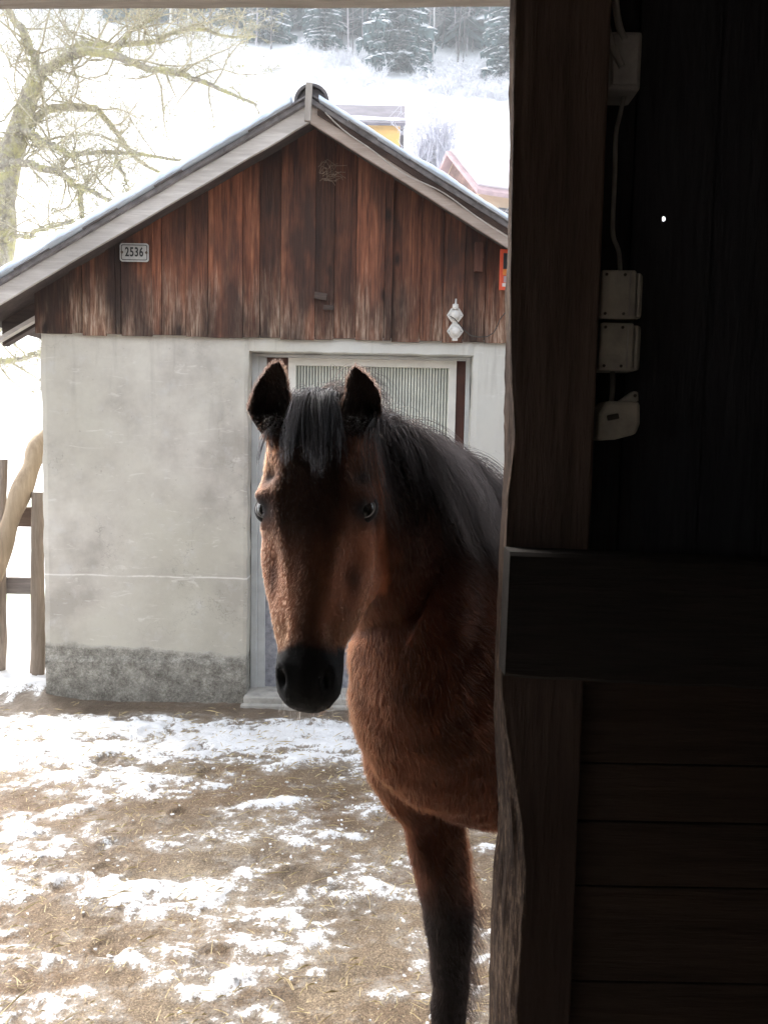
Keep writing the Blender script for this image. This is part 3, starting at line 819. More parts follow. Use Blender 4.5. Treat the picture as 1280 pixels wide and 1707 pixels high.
def barn_shell():
    # big cross beam lying over the post
    def beam(pl, pr, yb, name, mat, n=60):
        mb = MB(); r = random.Random(2)
        tl, bl = at(*pl[0], yb), at(*pl[1], yb); tr, br = at(*pr[0], yb), at(*pr[1], yb)
        V = []; k = 0
        for i in range(n + 1):
            t = i / n
            a = tl.lerp(tr, t * 3.5) if False else tl + (tr - tl) * t * 3.6
            b = bl + (br - bl) * t * 3.6
            ja = (fbm1(t * 30, 3, 4) - .5) * .008; jb = (fbm1(t * 26 + 9, 3, 5) - .5) * .008
            for (y, zz) in ((yb + .07, a.z + ja), (yb + .006, a.z + ja), (yb, a.z + ja - .006), (yb + .001, (a.z + b.z) / 2), (yb, b.z + jb + .006), (yb + .006, b.z + jb), (yb + .07, b.z + jb)):
                V.append((a.x if i else a.x + (b.x - a.x) * (a.z - zz) / max(1e-6, a.z - b.z), y, zz))
        F = []
        for i in range(n):
            for j in range(7): F.append((i * 7 + j, i * 7 + (j + 1) % 7, (i + 1) * 7 + (j + 1) % 7, (i + 1) * 7 + j))
        F.append(tuple(range(7))); F.append(tuple(n * 7 + j for j in range(7)))
        mb.add(V, F); return mb.build(name, mat, barn)
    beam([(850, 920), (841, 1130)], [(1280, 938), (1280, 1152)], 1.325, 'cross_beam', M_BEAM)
    # boarding beside the post: upper upright planks (one has a knot hole), lower level planks
    def planks_up():
        mb = MB(); hx, hz = at(1105.5, 365, 1.50).x, at(1105.5, 365, 1.50).z
        edges = [.30, .402 - .055, .402 + .115, .68, .86, 1.05, 1.25, 1.5, 1.8, 2.1, 2.4, 2.7, 3.0]
        edges[1] = hx - .055; edges[2] = hx + .085
        r = random.Random(9)
        for i in range(len(edges) - 1):
            a, b = edges[i] + .0012, edges[i + 1] - .0012
            y = 1.50 + r.choice([0, .006, .012]); t = .022
            if i == 1:
                y = 1.50; n = 16; rr = .0036
                ang = [2 * math.pi * (k + .5) / n for k in range(n)]
                c = [(hx + rr * math.cos(q) * .9, hz + rr * math.sin(q) * 1.15) for q in ang]; c2 = [(hx + .0068 + rr * math.cos(q) * 1.5, hz + .0055 + rr * math.sin(q) * 1.6) for q in ang]
                def sq(q):
                    cx, sx = math.cos(q), math.sin(q); m_ = .03 / max(abs(cx), abs(sx)); return (hx + cx * m_, hz + sx * m_)
                s4 = [sq(q) for q in ang]
                V = [(x, y, z) for (x, z) in c] + [(x, y + t, z) for (x, z) in c2] + [(x, yy, z) for yy in (y, y + t) for (x, z) in s4]
                F = []
                for k in range(n):
                    k2 = (k + 1) % n
                    F += [(k, k2, n + k2, n + k), (k, 2 * n + k, 2 * n + k2, k2), (n + k, n + k2, 3 * n + k2, 3 * n + k)]
                mb.add(V, F)
                # corners of the square ring and rest of the plank
                mb.box((a, y, hz + .03), (b, y + t, 2.6)); mb.box((a, y, .9), (b, y + t, hz - .03))
                mb.box((a, y, hz - .03), (hx - .03, y + t, hz + .03)); mb.box((hx + .03, y, hz - .03), (b, y + t, hz + .03))
                for sx_ in (-1, 1):
                    for sz_ in (-1, 1):
                        k1 = [q for q in s4 if (q[0] - hx) * sx_ > 0 and (q[1] - hz) * sz_ > 0]
                        ex = [q for q in k1 if abs(abs(q[0] - hx) - .03) < 1e-4]; ez = [q for q in k1 if abs(abs(q[1] - hz) - .03) < 1e-4]
                        e1 = max(ex, key=lambda q: abs(q[1] - hz)); e2 = max(ez, key=lambda q: abs(q[0] - hx))
                        cc = (hx + sx_ * .03, hz + sz_ * .03)
                        mb.prism([(e1[0], y, e1[1]), (cc[0], y, cc[1]), (e2[0], y, e2[1])], (0, t, 0))
            else:
                mb.box((a, y, .9), (b, y + t, 2.6))
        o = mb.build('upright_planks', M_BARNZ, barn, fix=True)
        b2 = MB(); x = .30
        # outer battens cover the joints between planks (leaving the knot hole clear)
        for e in edges[1:-1]: b2.box((e - .025, 1.5345, .9), (e + .025, 1.55, 2.6))
        b2.box((.3455, 1.5345, .9), (.365, 1.55, 2.6))
        b2.build('joint_battens', M_BARNZ, barn)
    planks_up()
    zed = [at(1100, p, 1.43).z for p in (1100, 1275, 1372, 1480, 1640, 1760)] + [.2, -.1]
    lo = MB(); r = random.Random(3)
    for a, b in zip(zed[:-1], zed[1:]):
        lo.box((.3455, 1.430 + r.random() * .005, b + .0015), (3.0, 1.47, a - .0015))
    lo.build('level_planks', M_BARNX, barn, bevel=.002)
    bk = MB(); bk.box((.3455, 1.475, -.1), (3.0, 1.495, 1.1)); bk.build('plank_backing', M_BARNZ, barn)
    # rest of the shell; window gap added in the left wall to light the horse
    sh = simple('barn_shell_wood', (.32, .29, .25), .9, .3, 3, .5)
    for lo_, hi_, nm in (((-3.2, 1.43, -.1), (-1.75, 1.5, 2.6), 'wall'), ((-3.25, -5, -.1), (-3.2, -2.6, 2.6), 'wall'), ((-3.25, -1.2, -.1), (-3.2, 1.5, 2.6), 'wall'), ((-3.25, -2.6, -.1), (-3.2, -1.2, .9), 'wall'), ((-3.25, -2.6, 2.2), (-3.2, -1.2, 2.6), 'wall'), ((3.0, -5, -.1), (3.05, 1.5, 2.6), 'wall'),
                         ((-3.25, -5.05, -.1), (3.05, -5, 2.6), 'wall'), ((-1.7495, 1.52, 2.34), (.30, 1.56, 2.6), 'wall_over_door'), ((-3.4, -5.3, 2.6), (3.2, 2.0, 2.66), 'roof')):  # unseen roof run past the wall to keep sky light off the horse
        q = MB(); q.box(lo_, hi_); q.build(nm, sh, barn)
    fl = MB(); fl.box((-3.2, -5, -.045), (3.0, 1.40, -.02)); o = fl.build('floor', simple('barn_floor', (.26, .22, .18), .95, .4, 5, .6), barn)
    # door lintel, underside lit from the yard
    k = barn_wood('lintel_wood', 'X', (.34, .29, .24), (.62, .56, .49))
    l = MB(); n = 40
    za, zb = at(0, 14.5, 1.56).z, at(850, 11.5, 1.56).z
    for i in range(n):
        xa = -1.8 + 2.16 * i / n; xb = -1.8 + 2.16 * (i + 1) / n
        f = lambda x: za + (zb - za) * (x + .67) / .86 + (fbm1(x * 8, 3, 3) - .5) * .006
        l.add([(xa, 1.40, f(xa) + .004), (xb, 1.40, f(xb) + .004), (xb, 1.56, f(xb)), (xa, 1.56, f(xa)),
               (xa, 1.40, 2.36), (xb, 1.40, 2.36), (xb, 1.56, 2.36), (xa, 1.56, 2.36)],
              [(0, 3, 2, 1), (4, 5, 6, 7), (0, 1, 5, 4), (2, 3, 7, 6)])
    l.build('lintel', k, barn, fix=False)
barn_shell()

# ---- electrical boxes on the barn wall beside the post
M_BAKE = simple('old_white_plastic', (.36, .345, .31), .45, .25, 25, .2)
M_BAKED = simple('grey_metal_box', (.32, .31, .31), .5, .3, 20, .2)
def rbox(mb, x0, x1, z0, z1, y0, y1): mb.box((x0, y0, z0), (x1, y1, z1))
def switch_box(pa, pb, label, split):
    Y = 1.42
    a, b = at(*pa, Y), at(*pb, Y)
    x0, x1, z1, z0 = a.x, b.x, a.z, b.z
    t = empty('switch_box', ((x0 + x1) / 2, Y, (z0 + z1) / 2)); tag(t, label, 'switch box', 'switch boxes on the barn wall')
    m = MB(); rbox(m, x0 + .003, x1, z0 + .002, z1 - .002, Y + .012, 1.50); m.build('box_body', M_BAKE, t, bevel=.006)
    xs = x0 + (x1 - x0) * split
    m = MB(); rbox(m, x0, xs, z0, z1, Y, Y + .0115); m.build('cover', M_BAKE, t, bevel=.004)
    m = MB(); rbox(m, xs + .002, x1 - .006, z0 + .004, z1 - .004, Y + .003, Y + .0115); m.build('side_cover', M_BAKE, t, bevel=.004)
    m = MB(); rbox(m, xs - .012, xs - .010, z0 + .004, z1 - .004, Y - .0015, Y - .0002); m.build('seam', M_BAKED, t)
    for sx_, sz_ in ((x0 + .008, z0 + .008), (x0 + .008, z1 - .008), (xs - .020, z0 + .008), (xs - .020, z1 - .008)):
        m = MB(); m.prism([(sx_ + .0028 * math.cos(q), Y - .0012, sz_ + .0028 * math.sin(q)) for q in range(6)], (0, .0011, 0)); m.build('screw', M_CABLE, t)
switch_box((1003, 449), (1073, 532), 'off white square switch box beside the post, upper of the stacked pair', .8)
switch_box((1001, 537), (1070, 619), 'off white square switch box beside the post, lower of the stacked pair', .78)
def socket():
    Y = 1.42; a, b = at(998, 668, Y), at(1066, 736, Y)
    t = empty('power_socket', ((a.x + b.x) / 2, Y, (a.z + b.z) / 2)); tag(t, 'off white surface socket with flap hinge, below the two stacked boxes', 'socket')
    x0, x1, z0, z1 = a.x, b.x, b.z, a.z
    m = MB(); m.prism([(x0 + .0, Y, z0), (x0 + .03, Y, z0 + .002), (x1 - .006, Y, z0 + .012), (x1, Y, z0 + .03), (x1 - .002, Y, z1), (x0 + .012, Y, z1), (x0, Y, z1 - .02)], (0, .06, 0)); m.build('socket_body', M_BAKE, t, bevel=.006)
    m = MB(); m.prism([(x1 - .034, Y + .01, z1 + .0005), (x1 - .002, Y + .01, z1 + .0005), (x1 - .003, Y + .01, z1 + .016), (x1 - .010, Y + .01, z1 + .018)], (0, .02, 0)); m.build('hinge_lug', M_BAKE, t, bevel=.002)
    m = MB(); m.prism([(x1 - .009 + .003 * math.cos(q), Y + .008, z1 + .010 + .003 * math.sin(q)) for q in range(6)], (0, .0018, 0)); m.build('screw', M_CABLE, t)
    m = MB(); m.box((x0 + .014, Y - .003, (z0 + z1) / 2 + .002), (x0 + .034, Y - .0003, (z0 + z1) / 2 + .011), Matrix.Rotation(R(-12), 3, 'Y')); m.build('flap_catch', M_CABLE, t, bevel=.002)
socket()
def top_box():
    Y = 1.42; a, b = at(1018, 46, Y), at(1070, 146, Y)
    t = empty('junction_box', ((a.x + b.x) / 2, Y, (a.z + b.z) / 2)); tag(t, 'dark grey junction box high up beside the post with cables entering', 'junction box')
    m = MB(); rbox(m, a.x, b.x, b.z, a.z, Y + .01, 1.50); m.build('box_body', M_BAKED, t, bevel=.005)
    m = MB(); rbox(m, a.x + .006, b.x - .006, b.z + .006, a.z - .006, Y + .004, Y + .0098); m.build('lid', M_BAKED, t, bevel=.003)
top_box()
M_OLDCABLE = simple('old_grey_cable', (.30, .29, .28), .5, .25, 30, .2)
for pts, rad, lab in (([(1008, -40), (1010, 20), (1014, 60), (1030, 100), (1036, 112)], .006, 'thick grey cable bending down into the upper grey box, left one'),
                      ([(1022, -40), (1026, 10), (1032, 45), (1041, 66)], .006, 'thick grey cable dropping into the upper grey box, right one'),
                      ([(1043, 146), (1032, 195), (1026, 225), (1024, 300), (1021, 365), (1022, 395), (1031, 420), (1033, 452)], .0038, 'thin grey cable from upper grey box down to the pale boxes'),
                      ([(1020, 617), (1021, 635), (1020, 655), (1018, 672)], .0045, 'short cable between lower pale box and the socket')):
    m = MB(); P = [at(a, b, 1.425 if rad > .005 else 1.46) for a, b in pts]
    Q = []
    for i in range(len(P) - 1):
        for k in range(5):
            t = k / 5; p0, p1, p2, p3 = P[max(i - 1, 0)], P[i], P[i + 1], P[min(i + 2, len(P) - 1)]
            Q.append(.5 * ((2 * p1) + (p2 - p0) * t + (2 * p0 - 5 * p1 + 4 * p2 - p3) * t * t + (3 * p1 - p0 - 3 * p2 + p3) * t ** 3))
    Q.append(P[-1])
    m.tube(Q, rad, 8); o = m.build('cable', M_OLDCABLE, None, smooth=True); tag(o, lab, 'cable', 'cables on the barn wall')
#__PART2__
# ================================================================== HORSE
HD = A3((-.79, -.613, 0)); HD /= np.linalg.norm(HD)      # where the body points
LT_ = A3((-HD[1], HD[0], 0)) * -1                         # placeholder, fixed below
LEFT = A3((-HD[1], HD[0], 0))                             # horse's left (towards the barn)
if LEFT[0] < 0: LEFT = -LEFT
UP = A3((0, 0, 1))
CB = A3((.215, 1.93, 0))                                  # point on the ground midway between the forelegs

def crom(P, t):
    """Catmull-Rom through rows of P at parameter t (0..len-1)"""
    P = np.asarray(P, float); n = len(P); t = np.atleast_1d(t); i = np.clip(np.floor(t).astype(int), 0, n - 2); u = (t - i)[:, None]
    p0, p1, p2, p3 = P[np.maximum(i - 1, 0)], P[i], P[i + 1], P[np.minimum(i + 2, n - 1)]
    return .5 * ((2 * p1) + (p2 - p0) * u + (2 * p0 - 5 * p1 + 4 * p2 - p3) * u ** 2 + (3 * p1 - p0 - 3 * p2 + p3) * u ** 3)

HV, HF = [], []
def loft(rings):
    """rings: m x n x 3, closed round; adds a capped skin to the body"""
    m, n = rings.shape[:2]; b = sum(len(v) for v in HV)
    V = rings.reshape(-1, 3); F = []
    for i in range(m - 1):
        for k in range(n): F.append((b + i * n + k, b + i * n + (k + 1) % n, b + (i + 1) * n + (k + 1) % n, b + (i + 1) * n + k))
    V = np.concatenate([V, rings[0].mean(0)[None], rings[-1].mean(0)[None]])
    c0, c1 = b + m * n, b + m * n + 1
    for k in range(n):
        F.append((c0, b + (k + 1) % n, b + k)); F.append((c1, b + (m - 1) * n + k, b + (m - 1) * n + (k + 1) % n))
    # orient outwards by signed volume
    Vt = V - V.mean(0); vol = 0
    for f in F:
        p = [Vt[i - b] for i in f]
        for q in range(1, len(p) - 1): vol += np.dot(p[0], np.cross(p[q], p[q + 1]))
    if vol < 0: F = [f[::-1] for f in F]
    HV.append(V); HF.extend(F)

def ell(c, a, b, ra, rb, n=36, e=2.2):
    t = np.linspace(0, 2 * np.pi, n, endpoint=False)
    ct, st = np.cos(t), np.sin(t)
    return c + np.outer(np.sign(ct) * np.abs(ct) ** (2 / e) * ra, a) + np.outer(np.sign(st) * np.abs(st) ** (2 / e) * rb, b)

# --- trunk: (distance behind forelegs, centre z, half height, half width)
TK = [(-.315, .975, .05, .04), (-.30, .97, .13, .09), (-.24, .96, .215, .148), (-.13, .955, .300, .190), (0, .938, .372, .208), (.13, .945, .395, .225), (.35, .965, .325, .265), (.65, .955, .315, .285), (.9, 1.0, .31, .27), (1.1, 1.03, .27, .24), (1.25, 1.06, .2, .19), (1.34, 1.08, .09, .09)]
S_ = crom(TK, np.linspace(0, len(TK) - 1, 60))
loft(np.array([ell(CB - HD * a + UP * z, LEFT, UP, hw, hh) for a, z, hh, hw in S_]))

# --- head frame
P0 = A3(at(523, 668, 1.575)); P1 = A3(at(504, 1191, 1.44))
HL = np.linalg.norm(P1 - P0); HU = (P1 - P0) / HL
yaw = R(8)
HF0 = A3((-math.sin(yaw), -math.cos(yaw), 0)); HN = HF0 - HU * np.dot(HF0, HU); HN /= np.linalg.norm(HN)
HS = np.cross(HU, HN); HS = HS if HS[0] > 0 else -HS
def hp(t, s, f): return P0 + HU * (t * HL) + HS * s + HN * f

# --- neck: crest points, underside points, width
W_ = CB - HD * .10 + UP * 1.325
NK = [(W_, CB + HD * .20 + UP * .80, .17),
      (W_ * .8 + .2 * A3((-.10, 1.72, 1.60)), CB + HD * .275 + UP * .92, .155),
      (A3((.175, 1.885, 1.405)), A3((-.035, 1.80, 1.03)), .125),
      (A3((.075, 1.80, 1.465)), A3((-.052, 1.735, 1.14)), .105),
      (A3((-.015, 1.725, 1.52)), A3((-.062, 1.68, 1.24)), .09),
      (A3((-.085, 1.665, 1.555)), A3((-.070, 1.62, 1.31)), .082),
      (hp(-.02, 0, -.045), hp(.42, 0, -.19), .075)]
rows = np.array([np.concatenate([a, b, [w_]]) for a, b, w_ in NK])
S_ = crom(rows, np.linspace(0, len(NK) - 1, 46)); rg = []
for i, r_ in enumerate(S_):
    c, u = r_[:3], r_[3:6]; mid = (c + u) / 2; v = (c - u) / 2; h = np.linalg.norm(v); v = v / h
    nx_ = S_[min(i + 1, len(S_) - 1)]; pv = S_[max(i - 1, 0)]
    d = (nx_[:3] + nx_[3:6] - pv[:3] - pv[3:6]); lat = np.cross(d, v); lat /= np.linalg.norm(lat)
    t = np.linspace(0, 2 * np.pi, 36, endpoint=False)
    # thicker low down, narrow at the crest
    wd = r_[6] * (1 - .30 * np.sin(t) ** 1)
    rg.append(mid + np.outer(np.cos(t) * wd, lat) + np.outer(np.sin(t) * h, v))
loft(np.array(rg))

loft(np.array([ell(CB + HD * .16 + UP * (.98 + .26 * q) - HD * .04 * q, LEFT, HD, .13 * math.sqrt(max(.02, 1 - q * q)), .13 * math.sqrt(max(.02, 1 - q * q)), 24) for q in np.linspace(-1, 1, 24)]))
# --- head: t, front centre f0, corner(s,f), side(s,f), jaw(s,f), bottom f
HK = [(-.02, -.045, .030, -.045, .050, -.07, .04, -.12, -.14),
      (.03, -.012, .045, -.018, .072, -.06, .06, -.16, -.18),
      (.10, .004, .058, -.008, .094, -.06, .072, -.19, -.22),
      (.20, .006, .066, -.008, .107, -.055, .080, -.205, -.24),
      (.29, .004, .074, -.006, .112, -.045, .088, -.21, -.255),
      (.36, .003, .074, -.008, .108, -.055, .096, -.215, -.262),
      (.45, .003, .062, -.010, .103, -.064, .108, -.205, -.262),
      (.54, .003, .052, -.012, .098, -.068, .109, -.19, -.245),
      (.61, .003, .045, -.012, .093, -.070, .102, -.165, -.215),
      (.66, .002, .041, -.011, .087, -.066, .086, -.145, -.19),
      (.71, .001, .038, -.010, .080, -.060, .075, -.125, -.165),
      (.755, .001, .037, -.009, .070, -.053, .064, -.11, -.145),
      (.80, .003, .038, -.008, .062, -.046, .052, -.10, -.133),
      (.86, .006, .043, -.004, .062, -.040, .050, -.095, -.125),
      (.92, .004, .043, -.008, .061, -.042, .048, -.092, -.120),
      (.965, -.008, .036, -.018, .050, -.046, .041, -.085, -.108),
      (.99, -.026, .023, -.032, .034, -.052, .028, -.075, -.092),
      (1.003, -.045, .008, -.048, .012, -.058, .010, -.068, -.075)]
S_ = crom(HK, np.linspace(0, len(HK) - 1, 96)); rg = []
for q in S_:
    t, f0, s1, f1, s2, f2, s3, f3, f4 = q
    half = np.array([(0, f0), (s1 * .55, f0 * .7 + f1 * .3), (s1, f1), (s2, f2), ((s2 + s3) / 2 * 1.0, (f2 + f3) / 2), (s3, f3), (s3 * .55, f4 * .85 + f3 * .15), (0, f4)])
    full = np.concatenate([half, [(-a, b) for a, b in half[-2:0:-1]]])
    cl = np.concatenate([full, full[:1]]); n = len(full)
    # periodic catmull-rom
    m_ = 56; tt = np.arange(m_) / m_ * n; i = tt.astype(int); u = (tt - i)[:, None]
    p0, p1, p2, p3 = full[(i - 1) % n], full[i % n], full[(i + 1) % n], full[(i + 2) % n]
    pp = .5 * ((2 * p1) + (p2 - p0) * u + (2 * p0 - 5 * p1 + 4 * p2 - p3) * u ** 2 + (3 * p1 - p0 - 3 * p2 + p3) * u ** 3)
    rg.append(np.array([hp(t, a, b) for a, b in pp]))
loft(np.array(rg))

# --- ears: crescent section cones
EAR_IN = []
def ear(basepx, tippx, lean, Yb, Yt, wmax, side):
    b = A3(at(*basepx, Yb)); tp = A3(at(*tippx, Yt)); ax = tp - b; L = np.linalg.norm(ax); ax /= L
    fwd = A3((side * .22, -1, 0)); fwd -= ax * np.dot(fwd, ax); fwd /= np.linalg.norm(fwd); lat = np.cross(ax, fwd); lat = lat if lat[0] > 0 else -lat
    rg = []; prof = [(-.12, .50), (0, .62), (.12, .82), (.28, .98), (.45, 1.0), (.6, .88), (.74, .76), (.87, .50), (.95, .28), (1.0, .06)]
    P = crom(prof, np.linspace(0, len(prof) - 1, 34))
    for v, w_ in P:
        hw = wmax * w_; cen = b + ax * (v * L) + lat * lean * L * math.sin(math.pi * np.clip(v, 0, 1)) - fwd * .012 * math.sin(math.pi * np.clip(v, 0, 1))
        n = 15; rr = []
        depth = hw * .85 * (1 - .25 * v)
        openness = float(sstep(.0, .22, v))
        th = .0062
        for k in range(n):                       # back arc
            a = -1 + 2 * k / (n - 1); rr.append(cen + lat * hw * math.sin(a * math.pi / 2) - fwd * (depth * math.cos(a * math.pi / 2)))
        for k in range(n):                       # inner arc
            a = 1 - 2 * k / (n - 1); hw2 = max(hw - th, hw * .4)
            dd = (max(depth - th * 1.5, depth * .25)) * openness - .012 * (1 - openness)
            rr.append(cen + lat * hw2 * math.sin(a * math.pi / 2) - fwd * (dd * math.cos(a * math.pi / 2)) + fwd * .002)
        rg.append(np.array(rr))
    loft(np.array(rg))
    EAR_IN.append((b, ax, L, lat, fwd))
ear((466, 732), (461, 600), -.15, 1.565, 1.575, .0430, -1)
ear((584, 732), (592, 608), .17, 1.565, 1.575, .0405, 1)

# --- legs
def leg(pts, e=2.1):
    """pts: centre xyz, half length fore-aft, half width"""
    P = crom(np.array([list(a) + [b, c] for a, b, c in pts]), np.linspace(0, len(pts) - 1, 60))
    loft(np.array([ell(q[:3], HD, LEFT, q[3], q[4], 24, e) for q in P]))
def on(px, z, Y):
    """x for pixel column at height z"""
    py = 853.5 - 1400 * math.tan(math.atan2(z - 1.5, Y) + R(5.1)); p = at(px, py, Y); return A3((p.x, Y, z))
YR = 1.97
leg([(on(700, .84, 1.98), .13, .09), (on(704, .72, 1.98), .150, .095), (on(712, .63, YR), .122, .082), (on(722, .56, YR), .094, .066), (on(733, .47, YR), .078, .060), (on(744, .37, YR), .066, .056),
     (on(749, .30, YR), .060, .053), (on(751, .23, YR), .055, .049), (on(751, .15, YR), .052, .047), (on(751, .08, YR), .051, .046), (on(750, .04, YR) + HD * .005, .051, .046), (on(750, .0, YR) + HD * .03, .060, .054), (on(750, -.045, YR) + HD * .05, .070, .062)])
lf = CB + LEFT * .15 - HD * .10
leg([(lf + HD * .05 + UP * .84, .14, .09), (lf + UP * .72, .13, .085), (lf + UP * .60, .10, .07), (lf + UP * .47, .074, .056), (lf + UP * .37, .062, .052), (lf + UP * .30, .050, .043),
     (lf + UP * .19, .042, .036), (lf + UP * .09, .047, .042), (lf + UP * .0 + HD * .04, .060, .052), (lf - UP * .045 + HD * .055, .07, .06)])
for s in (-1, 1):
    h = CB - HD * 1.12 + LEFT * .13 * s
    leg([(h + UP * 1.0 - HD * .02, .22, .12), (h + UP * .82 + HD * .03, .20, .12), (h + UP * .68 + HD * .03, .14, .085), (h + UP * .55 - HD * .06, .085, .055), (h + UP * .46 - HD * .11, .07, .048), (h + UP * .38 - HD * .10, .055, .042),
         (h + UP * .22 - HD * .09, .042, .036), (h + UP * .10 - HD * .07, .048, .042), (h + UP * .0 - HD * .01, .062, .052), (h - UP * .045 + HD * .01, .072, .06)])

horse = empty('horse', tuple(CB + UP * -.05))
tag(horse, 'bay brown horse with black mane looking in through the barn doorway', 'horse')
me = bpy.data.meshes.new('body_raw'); me.from_pydata(np.concatenate(HV).tolist(), [], HF)
tmp = bpy.data.objects.new('body_raw', me); C.objects.link(tmp)
rm = tmp.modifiers.new('r', 'REMESH'); rm.mode = 'VOXEL'; rm.voxel_size = .0048
sm = tmp.modifiers.new('s', 'SMOOTH'); sm.factor = .5; sm.iterations = 5
dg = bpy.context.evaluated_depsgraph_get(); dg.update()
body_me = bpy.data.meshes.new_from_object(tmp.evaluated_get(dg)); bpy.data.objects.remove(tmp); body_me.name = 'body'
nv = len(body_me.vertices); co = np.empty(nv * 3); body_me.vertices.foreach_get('co', co); co = co.reshape(-1, 3)
no = np.empty(nv * 3, dtype=np.float32); body_me.vertex_normals.foreach_get('vector', no); no = no.reshape(-1, 3).astype(float)

def head_local(p):
    d = p - P0; return d @ HU / HL, d @ HS, d @ HN
T_, S__, F_ = head_local(co)
def gau(t0, s0, f0, rt, rs, rf, mirror=True):
    g = np.exp(-((T_ - t0) * HL / rt) ** 2 - ((S__ - s0) / rs) ** 2 - ((F_ - f0) / rf) ** 2)
    if mirror: g = g + np.exp(-((T_ - t0) * HL / rt) ** 2 - ((S__ + s0) / rs) ** 2 - ((F_ - f0) / rf) ** 2)
    return g
EYE_T, EYE_S, EYE_F = .350, .098, -.040
disp = np.zeros(nv)
disp += -.016 * gau(.235, .090, -.030, .020, .022, .03)         # hollow above the eye
disp += .010 * gau(.305, .098, -.022, .014, .02, .03)           # brow ridge
disp += .004 * gau(.405, .098, -.045, .010, .02, .02)           # lower lid bulge
disp += -.007 * gau(.52, .068, -.035, .05, .018, .025)          # hollow under the eye
disp += .007 * gau(.50, .092, -.075, .05, .02, .018)            # facial crest
disp += .006 * gau(.60, .072, -.070, .03, .02, .018)
disp += -.007 * gau(.74, .040, -.035, .03, .012, .03)           # hollow above nostril
disp += .006 * gau(.875, .047, -.008, .022, .014, .02)          # nostril wing
disp += -.020 * gau(.895, .042, -.004, .015, .007, .014)        # nostril
disp += -.006 * gau(.965, .0, -.105, .008, .06, .05, False)     # mouth
disp += .004 * gau(.62, 0, 0, .10, .022, .02, False)            # nasal bone
# muscle and skin unevenness
HBT, HBF, HBS = [q[0] for q in HK], [q[8] for q in HK], [max(q[4], q[6]) for q in HK]
def headness(t, s, f):
    hb = np.interp(t, HBT, HBF)
    return sstep(hb - .012, hb + .025, f) * sstep(.020, .008, np.abs(s) - np.interp(t, HBT, HBS)) * sstep(-.16, -.05, t) * sstep(1.03, 1.01, t)
trunk = 1 - headness(T_, S__, F_)
def bump3(p, sc, seed): return fbm2(p[:, 0] / sc + p[:, 1] / sc * .6, p[:, 2] / sc * 1.0 - p[:, 1] / sc * .5, 3, seed) - .5
disp += trunk * (.050 * bump3(co, .20, 81) + .010 * bump3(co, .06, 83))
disp += (1 - trunk) * .004 * bump3(co, .03, 85)
co2 = co + no * disp[:, None]
body_me.vertices.foreach_set('co', co2.ravel()); body_me.update()
body_me.vertex_normals.foreach_get('vector', (nn := np.empty(nv * 3, dtype=np.float32))); no = nn.reshape(-1, 3).astype(float)

